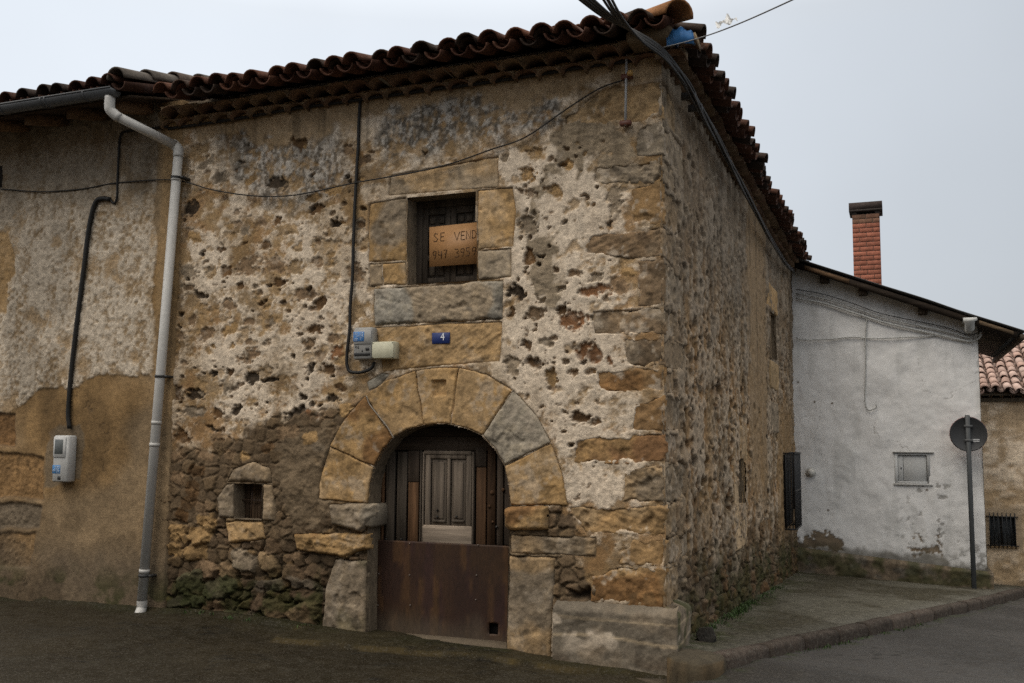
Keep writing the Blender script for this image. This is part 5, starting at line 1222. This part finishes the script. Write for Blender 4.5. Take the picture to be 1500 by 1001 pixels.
# hatch
HT = thing('hatch', (0, 0, 0), None, None); HT.parent = WH
(a0, b0_), (a1, b1_) = Wp(1311, 708), Wp(1362, 664)
m = MB(); wc_ = np.array([.50, .505, .50])
for lo, hi in (((a0, b0_), (a0+.05, b1_)), ((a1-.05, b0_), (a1, b1_)), ((a0+.05, b1_-.04), (a1-.05, b1_)), ((a0+.05, b0_), (a1-.05, b0_+.035))): m.box((lo[0], YW_-.01, lo[1]), (hi[0], YW_+.05, hi[1]), wc_*.92, .004, jit=.003)
m.build('frame', M_WHITE, HT)
m = MB(); m.box((a0+.055, YW_+.015, b0_+.04), (a0+.13, YW_+.04, b1_-.045), wc_*.95, .004); m.box((a0+.135, YW_+.018, b0_+.04), (a1-.056, YW_+.04, b1_-.045), wc_, .004); hl = m.build('leaf', M_WHITE, HT)
m = MB(); m.lathe([(.012, 0), (.012, .01)], (a0+.10, YW_+.015, .5*(b0_+b1_)), (0, -1, 0), (.02, .02, .02), 8); m.build('knob', M_METAL, hl)
m = MB(); m.box((a0-.02, YW_-.035, b1_), (a1+.06, YW_+.01, b1_+.018), (.30, .295, .28), .004); m.build('drip_board', M_WHITE, HT); m = MB(); m.box((a0-.02, YW_-.03, b0_-.03), (a1+.03, YW_+.01, b0_), (.46, .455, .44), .004); m.build('sill', M_WHITE, HT)
m = MB(); m.box((a0-.03, YW_+.05, b0_-.03), (a1+.03, YW_+.07, b1_+.03), (.02, .02, .02)); m.build('backing', M_WOOD, HT)
# roof: corrugated sheet on purlins, overhanging the wall and the eave
OV = .36; RX1 = Wp(1501, 490, YW_-OV)[0]
def rz(x): return rake(x)
m = MB(); cols = 60; V = []; ysn = np.arange(YW_-OV, YW_+WD+.3, .038)
for s_, dz in ((0, 0), (1, -.012)):
    for x in np.linspace(-.15, RX1, cols):
        for j, y in enumerate(ysn): V.append((x, y, rz(x)+.13+dz+.016*math.cos(2*math.pi*j/4.0)+.02*(float(vn(np.array(x*1.5), np.array(y*.8), 41))-.5)))
n = len(ysn); f = []
for i in range(cols-1):
    for j in range(n-1):
        f.append((i*n+j, (i+1)*n+j, (i+1)*n+j+1, i*n+j+1)); k0 = cols*n; f.append((k0+i*n+j, k0+i*n+j+1, k0+(i+1)*n+j+1, k0+(i+1)*n+j))
for i in range(cols-1): f += [(i*n, cols*n+i*n, cols*n+(i+1)*n, (i+1)*n)]
for j in range(n-1): f += [((cols-1)*n+j, cols*n+(cols-1)*n+j, cols*n+(cols-1)*n+j+1, (cols-1)*n+j+1)]
m.add(V, f, (.085, .083, .080)); m.build('roof', M_STONE, WH, recalc=False)
def slab(mb, x0, x1, y0, y1, d0, d1, c):
    V = []
    for x in (x0, x1):
        for y in (y0, y1):
            for d in (d0, d1): V.append((x, y, rz(x)+d))
    mb.add(V, [(0, 1, 3, 2), (4, 6, 7, 5), (0, 4, 5, 1), (2, 3, 7, 6), (0, 2, 6, 4), (1, 5, 7, 3)], c)
m = MB(); slab(m, -.1, RX1-.10, YW_-OV+.03, YW_-OV+.07, -.02, .085, np.array([.022, .015, .010])); slab(m, .25, .95, YW_-OV+.022, YW_-OV+.028, .0, .07, np.array([.11, .065, .035])); slab(m, RX1-.62, RX1-.15, YW_-OV+.022, YW_-OV+.028, .02, .08, np.array([.13, .09, .055])); m.build('fascia', M_WOODH, WH)
m = MB(); slab(m, -.1, RX1-.12, YW_-OV+.07, YW_+WD, .07, .085, np.array([.030, .022, .016])); m.build('roof_board', M_WOODH, WH)
for i, x in enumerate((.55, 1.15, 2.05)):
    m = MB(); z = rz(x); m.box((x-.07, YW_-.24, z-.09), (x+.07, YW_+.1, z+.06), np.array([.05, .036, .025]), .01); m.build('purlin', M_WOOD, WH)
# last purlin end, painted white, rounded underneath
cxp, czp = Wp(1420, 477, YW_-.33); m = MB(); pr = [(-.075, .11), (.095, .11), (.10, .07), (.065, .055), (.06, -.06), (.03, -.09), (-.03, -.09), (-.055, -.06), (-.055, .05), (-.078, .06)]
m.prism([(cxp+p[0]*1.15, YW_-.37, czp+p[1]*1.1) for p in pr], (0, .45, 0), (.50, .50, .48)); o = m.build('purlin', M_WHITE, WH); o['label'] = 'white painted purlin end at the eave'
m = MB(); m.box((RX1-.06, YW_-OV+.02, rz(RX1)+.012), (RX1+.015, YW_+WD+.3, rz(RX1)+.09), np.array([.075, .058, .042]), .01); m.build('eave_board', M_WOOD, WH)
# brick chimney
cy0 = YW_+.55; (c0x, c0z) = Wp(1251, 416, cy0); (c1x, c1z) = Wp(1288, 312, cy0); cw = c1x-c0x
CHM = thing('chimney', ((c0x+c1x)/2, cy0, rz(c0x)), None, None); CHM.parent = WH; CHM.location = (CHM.location[0]-1.4, CHM.location[1]-YW_, CHM.location[2]+.5)
m = MB(); rr = random.Random(8); z = rz(c1x)-.1; zt_ = c1z; nb = int((zt_-z)/.078); bh = (zt_-z)/nb
m.box((c0x+.012, cy0+.012, z-.2), (c1x-.012, cy0+cw-.012, zt_), (.17, .14, .115), .002)
for r in range(nb):
    z0 = z+r*bh
    for side in range(4):
        L_ = cw; k = [0, .24, .49, .74, 1.0] if False else ([0, .5, 1] if r % 2 else [0, .25, .75, 1])
        for i in range(len(k)-1):
            s0_, s1_ = k[i]*L_+.004, k[i+1]*L_-.004; cb = np.array([.34, .125, .078])*rr.uniform(.75, 1.15)
            if r > nb-3: cb = lerp(cb, DRK*2.5, .7)
            zz0, zz1 = z0+.005, z0+bh-.005
            if side == 0: m.box((c0x+s0_, cy0, zz0), (c0x+s1_, cy0+.03, zz1), cb, .003)
            elif side == 1: m.box((c1x-.03, cy0+s0_, zz0), (c1x, cy0+s1_, zz1), cb, .003)
            elif side == 2: m.box((c0x+s0_, cy0+cw-.03, zz0), (c0x+s1_, cy0+cw, zz1), cb, .003)
            else: m.box((c0x, cy0+s0_, zz0), (c0x+.03, cy0+s1_, zz1), cb, .003)
m.build('brick_stack', M_TILE, CHM)
m = MB(); m.box((c0x-.005, cy0-.008, z-.05), (c1x+.008, cy0+cw+.008, z+.20), np.array([.22, .03, .025]), .004); m.build('flashing', M_METAL, CHM)
m = MB()
for (x, y) in ((c0x, cy0), (c1x-.07, cy0), (c0x, cy0+cw-.07), (c1x-.07, cy0+cw-.07)): m.box((x, y, zt_), (x+.07, y+.07, zt_+.045), (.06, .05, .045))
m.box((c0x-.05, cy0-.05, zt_+.045), (c1x+.05, cy0+cw+.05, zt_+.075), (.045, .036, .032), .006)
m.prism([(c0x-.05, cy0-.045, zt_+.075), (c0x-.05, cy0+cw+.045, zt_+.075), (c0x-.05, cy0+cw+.02, zt_+.205), (c0x-.05, cy0-.02, zt_+.205)], (cw+.10, 0, 0), np.array([.045, .032, .028]))
m.build('cap', M_TILE, CHM)
# round white wall lamp, conduits
lp = onY(1188, 692, YW_-.03); LM = thing('wall_lamp', tuple(lp), 'round white bulkhead lamp low on the white wall near the dark grille', 'wall lamp')
m = MB(); m.lathe([(.075, -.02), (.08, .0), (.078, .02), (.06, .03)], lp, (0, -1, 0), (.50, .49, .46), 24); m.build('base', M_PLAST, LM, smooth=True)
m = MB(); m.lathe([(.056, .028), (.054, .045), (.04, .062), (.015, .07), (.001, .071)], lp, (0, -1, 0), (.62, .60, .55), 24); m.build('glass', M_PLAST, LM, smooth=True)
GC = (.48, .48, .46); yc = YW_-.05
for nm, off, r_, cl, lab in (('eave_conduit', 0, .016, GC, 'lower pale grey conduit following the sloping eave of the white house'), ('eave_conduit', -7, .013, (.40, .40, .385), 'upper grey conduit following the sloping eave, ending behind the white purlin end'), ('eave_cable', -13, .007, (.04, .04, .04), 'thin dark cable above the conduits on the white gable')):
    P = [(1166, 437+off), (1205, 444+off), (1250, 458+off), (1290, 471+off*.9), (1340, 483+off), (1390, 494+off), (1418, 500+off*.7), (1432, 497+off*.7), (1438, 490+off*.5)]
    cable(nm, P, r_, lab, cl, yc, 5)
cable('wall_cable', [(1166, 495), (1180, 498), (1215, 497), (1250, 494), (1280, 496), (1330, 494), (1370, 492)], .010, 'pale cable running level across the upper white wall', (.48, .48, .46), YW_-.035, 5)
cable('hanging_cable', [(1270, 465), (1268, 500), (1268, 545), (1267, 585), (1271, 600), (1279, 600), (1284, 596), (1283, 592)], .010, 'cable hanging down the white wall with a hooked loose end', (.40, .40, .38), YW_-.035, 5)

# ================================================================== ROAD SIGN
gp = onY(1428, 863, YW_-.32); sp_ = onY(1419, 636, YW_-.36); topz = onY(1418, 608, YW_-.34)[2]
RS = thing('road_sign', tuple(gp), 'back of a round grey road sign on a dark steel post by the white wall', 'road sign')
m = MB(); xp, yp = gp[0]-.01, gp[1]
m.box((xp-.035, yp-.02, gp[2]-.25), (xp+.035, yp+.02, topz), (.042, .046, .048), .008); m.build('post', M_METAL, RS)
m = MB(); cs = np.array([sp_[0]+.0, yp+.035, sp_[2]]); m.lathe([(.262, 0), (.268, .006), (.268, .022), (.258, .024), (.250, .018), (.001, .018)][::-1], cs-np.array([0, .0, 0]), (0, -1, 0), (.030, .031, .033), 40); ds = m.build('disc', M_METAL, RS)
m = MB(); m.lathe([(.264, -.004), (.271, -.002), (.271, .002), (.264, .004)], cs+np.array([0, .004, 0]), (0, 1, 0), (.22, .03, .03), 40); m.build('rim', M_METAL, ds)
for dz in (-.10, .12):
    m = MB(); m.box((cs[0]-.06, yp-.024, cs[2]+dz-.02), (cs[0]+.06, yp+.03, cs[2]+dz+.02), (.06, .062, .064), .004); m.build('clamp', M_METAL, RS)
m = MB(); m.box((cs[0]+.055, cs[1]-.0215, cs[2]-.13), (cs[0]+.155, cs[1]-.019, cs[2]-.075), (.16, .165, .17), .0005); sk = m.build('sticker', M_PLAST, ds)
m = MB()
for r in range(2):
    for k in range(6): m.box((cs[0]+.062+.015*k, cs[1]-.023, cs[2]-.123+.026*r), (cs[0]+.073+.015*k, cs[1]-.0212, cs[2]-.107+.026*r), (.5, .5, .5), .0003)
m.build('lettering', M_PLAST, sk)

# ================================================================== FAR HOUSE
YB = 15.2
FH = thing('far_house', (4, YB, -1.4), 'small tan house behind the road sign with pink tiled roof and barred window', 'house')
bl = F(1400, 585, YB); bz = bl[1]; bx0, bx1 = 1.5, 9.0
xs = np.arange(bx0, bx1, .03); zs = np.arange(-2.2, bz+.03, .03); X, Z = np.meshgrid(xs, zs, indexing='ij'); fin = fbm(X*7, Z*9, 701, 4); med = fbm(X*2, Z*2, 702, 4)
C = lerp(lerp(TAN, LIME, .25)*1.05, lerp(LIME, TAN, .25)*1.1, sst(.38, .58, .5*fin+.5*med))*(.85+.8*fin[..., None]); C = lerp(C, lerp(OCH, TAN, .6), sst(1.2, .2, Z+(med-.5)*2)*.45)
wq = [F(1449, 755, YB), F(1488, 800, YB)]; fz0, fz1 = wq[1][1], wq[0][1]; fx0, fx1 = wq[0][0], wq[1][0]
sur = sst(.03, -.02, sdf(X, Z, [(fx0-.13, fz0-.1), (fx1+.13, fz0-.1), (fx1+.13, fz1+.14), (fx0-.13, fz1+.14)])); C = lerp(C, lerp(TAN, LIME, .35)*.85*(.85+.3*fin[..., None]), sur*.9)
C = lerp(C, GBR*.6, sst(-1.15, -1.3, Z)*.7)
op = (X > fx0) & (X < fx1) & (Z > fz0) & (Z < fz1); keep = ~(op[:-1, :-1] & op[1:, :-1] & op[1:, 1:] & op[:-1, 1:])
link('wall', np.stack([X, YB-(fin-.5)*.05*(1-sur), Z], -1).reshape(-1, 3), grid_faces(*X.shape, keep=keep), M_WALL, FH, C=C.reshape(-1, 3), smooth=True)
FW_ = thing('window', (0, 0, 0), None, None); FW_.parent = FH
m = MB(); m.box((fx0-.05, YB+.12, fz0-.05), (fx1+.05, YB+.16, fz1+.05), (.05, .055, .058), .004); m.build('pane', M_METAL, FW_)
m = MB(); m.box((fx0-.04, YB-.01, fz0-.06), (fx1+.04, YB+.13, fz0-.002), TAN, .005); m.box((.5*(fx0+fx1)-.02, YB+.09, fz0), (.5*(fx0+fx1)+.02, YB+.12, fz1), (.03, .025, .02)); m.build('frame', M_STONE, FW_)
m = MB()
for k in range(7): x = fx0+(fx1-fx0)*k/6; m.tube([(x, YB-.05, fz0-.05), (x, YB-.05, fz1+.06)], .012, (.012, .012, .012), 6)
for z in (fz0+.0, fz1-.02): m.tube([(fx0-.06, YB-.05, z), (fx1+.06, YB-.05, z)], .012, (.012, .012, .012), 6)
for x in (fx0-.05, fx1+.05):
    for z in (fz0, fz1-.02): m.tube([(x, YB-.05, z), (x, YB+.02, z)], .012, (.012, .012, .012), 6)
m.build('grille', M_METAL, FW_)
m = MB(); rr = random.Random(9)
def pink(r_, w=1.0): return lerp(np.array([.42, .31, .265]), np.array([.35, .23, .185]), r_.random())*r_.uniform(.8, 1.15)
_tc = tile_col
def tile_col(r_, wet=1.0): return pink(r_)*min(1.0, wet)
slope_tiles((bx0, YB-.30, bz+.10), (1, 0, 0), (0, 1, .42), bx1-bx0, lambda s: 3.1, m, rr, pitch=.2, courses=11)
for k in range(int((bx1-bx0)/.38)): arc_tile(m, (bx0+.38*k, YB+2.65, bz+1.42), (bx0+.38*k+.45, YB+2.65, bz+1.40), .12, .105, (0, 0, 1), pink(rr), .016)
m.build('roof', M_TILE, FH); tile_col = _tc
m = MB(); m.add([(bx0, YB-.28, bz+.06), (bx1, YB-.28, bz+.06), (bx1, YB+2.65, bz+1.28), (bx0, YB+2.65, bz+1.28), (bx1, YB+5.5, bz+.06), (bx0, YB+5.5, bz+.06)], [(0, 1, 2, 3), (3, 2, 4, 5), (5, 4, 1, 0)], GBR*.4); m.build('roof_board', M_WOODH, FH)
m = MB(); x = bx0
while x < bx1: arc_tile(m, (x, YB-.22, bz+.02), (x, YB+.05, bz+.03), .09, .09, (0, 0, 1), lerp(CORC, BRN, .5)*.6, .012); x += .2
m.box((bx0, YB-.12, bz-.07), (bx1, YB+.02, bz+.02), GBR*.45, .01); m.build('cornice', M_TILE, FH)
m = MB(); m.box((bx0, YB+.2, -2.2), (bx1, YB+5.2, bz), TAN*.5); m.build('inner_core', M_WALL, FH)

# ================================================================== SMALL THINGS ON THE GROUND
def rock(name, c, r, label, s, col, planes=13):
    R_ = random.Random(s); PL = []
    for _ in range(planes):
        n = np.array([R_.gauss(0, 1), R_.gauss(0, 1), R_.gauss(0, 1)]); PL.append((n/np.linalg.norm(n), R_.uniform(.42, .78)))
    m = MB(); V = []; C = []; f = []; nu, nv = 72, 40
    for j in range(nv):
        ph = math.pi*j/(nv-1)
        for i in range(nu):
            th = 2*math.pi*i/nu; d = np.array([math.sin(ph)*math.cos(th), math.sin(ph)*math.sin(th), math.cos(ph)])
            k = min([1.0]+[q/float(n @ d) for n, q in PL if float(n @ d) > .05]); k += .05*(float(fbm(np.array(d[0]*5+d[2]*3+s), np.array(d[1]*5-d[2]*2), s, 3))-.5)
            V.append(np.array(c)+d*k*np.array(r)); C.append(np.array(col)*(.7+.6*float(fbm(np.array(d[0]*4.), np.array(d[1]*4+d[2]*3), s+3, 3))))
    for j in range(nv-1):
        for i in range(nu): f.append((j*nu+i, j*nu+(i+1) % nu, (j+1)*nu+(i+1) % nu, (j+1)*nu+i))
    m.add(V, f, C); o = m.build(name, M_STONE, origin=(c[0], c[1], c[2]-r[2]*.6)); tag(o, label, 'stone'); return o
rock('fallen_stone', (.19, .66, .07), (.10, .18, .11), 'dark angular stone lying against the foot of the side wall beside the corner plinth', 3, np.array([.035, .032, .028]))
P_ = catmull([np.array(q+(0,), float) for q in ((.07, -.16), (.10, .06), (.30, .08), (.44, -.08), (.37, -.37), (.22, -.41), (.08, -.30), (.07, -.16))], 6)[:-1]
m = MB(); cs_ = np.mean(P_, 0); V = []; C = []; nP = len(P_)
for (k, z) in ((.0, .112), (.5, .110), (.93, .104), (1.0, .088), (1.03, .03), (1.06, -.2)):
    for i, p in enumerate(P_):
        q = cs_+(p-cs_)*k*(1+.05*(float(vn(np.array(i*.9), np.array(z*30), 71))-.5)); V.append((q[0], q[1], z-.03*max(0, q[0])+.012*(float(vn(np.array(q[0]*14), np.array(q[1]*14), 72))-.5)))
        C.append(lerp(lerp(GBR, MOSS, .3)*.30, OCH*.35, .6*(z < .1)*(z > .02)*float(vn(np.array(i*.6), np.array(2.), 73)))*(.7+.6*float(vn(np.array(q[0]*25), np.array(q[1]*25), 74))))
m.add(V, [(r*nP+i, r*nP+(i+1) % nP, (r+1)*nP+(i+1) % nP, (r+1)*nP+i) for r in range(5) for i in range(nP)], C)
o = m.build('slab_stone', M_STONE, origin=(cs_[0], cs_[1], -.1)); tag(o, 'worn flat slab of stone at the corner where the kerb begins', 'stone')
rock('slab_stone', (-.0, -.22, -.14), (.30, .15, .09), 'low rounded stone half buried in front of the corner plinth', 16, GBR*.28)
# grass and weeds along the foot of the walls and kerb
rr = random.Random(12); m = MB()
def tuft(x, y, z, n, h, sp):
    for _ in range(n):
        an = rr.uniform(0, 6.28); ln = h*rr.uniform(.5, 1.2); lean = rr.uniform(.1, .8); bx_, by_ = x+rr.gauss(0, sp), y+rr.gauss(0, sp); wd = .0035
        d = np.array([math.cos(an), math.sin(an), 0]); p = np.array([bx_, by_, z-.01]); s = np.array([-d[1], d[0], 0])*wd
        m1 = p+d*ln*lean*.35+np.array([0, 0, ln*.65]); t = p+d*ln*lean+np.array([0, 0, ln*.9]); c = np.array([.035, .065, .014])*rr.uniform(.6, 1.5)
        m.add([p-s, p+s, m1+s*.8, m1-s*.8, t], [(0, 1, 2, 3), (3, 2, 4)], c)
for _ in range(46):
    x = rr.choice([rr.gauss(-3.35, .28), rr.gauss(-3.0, .08), rr.uniform(-4.4, -2.85)]); y = -.06-abs(rr.gauss(0, .03)); tuft(x, y, float(zroad(x, y))+.02, 9, .035, .02)
for _ in range(120):
    y = rr.choice([rr.gauss(3.2, .5), rr.uniform(.8, 6.5)]); x = .05+abs(rr.gauss(0, .05)); tuft(x, y, float(zpave(x, y)), 9, .05, .025)
for _ in range(60):
    y = rr.uniform(.4, 6); x = float(kx(np.array(y)))+.02+abs(rr.gauss(0, .015)); tuft(x, y, float(zroad(x, y)), 6, .028, .02)
o = m.build('grass', M_GRASS, recalc=False); tag(o, 'thin grass and weeds growing along the wall foot and kerb', 'grass', kind='stuff')
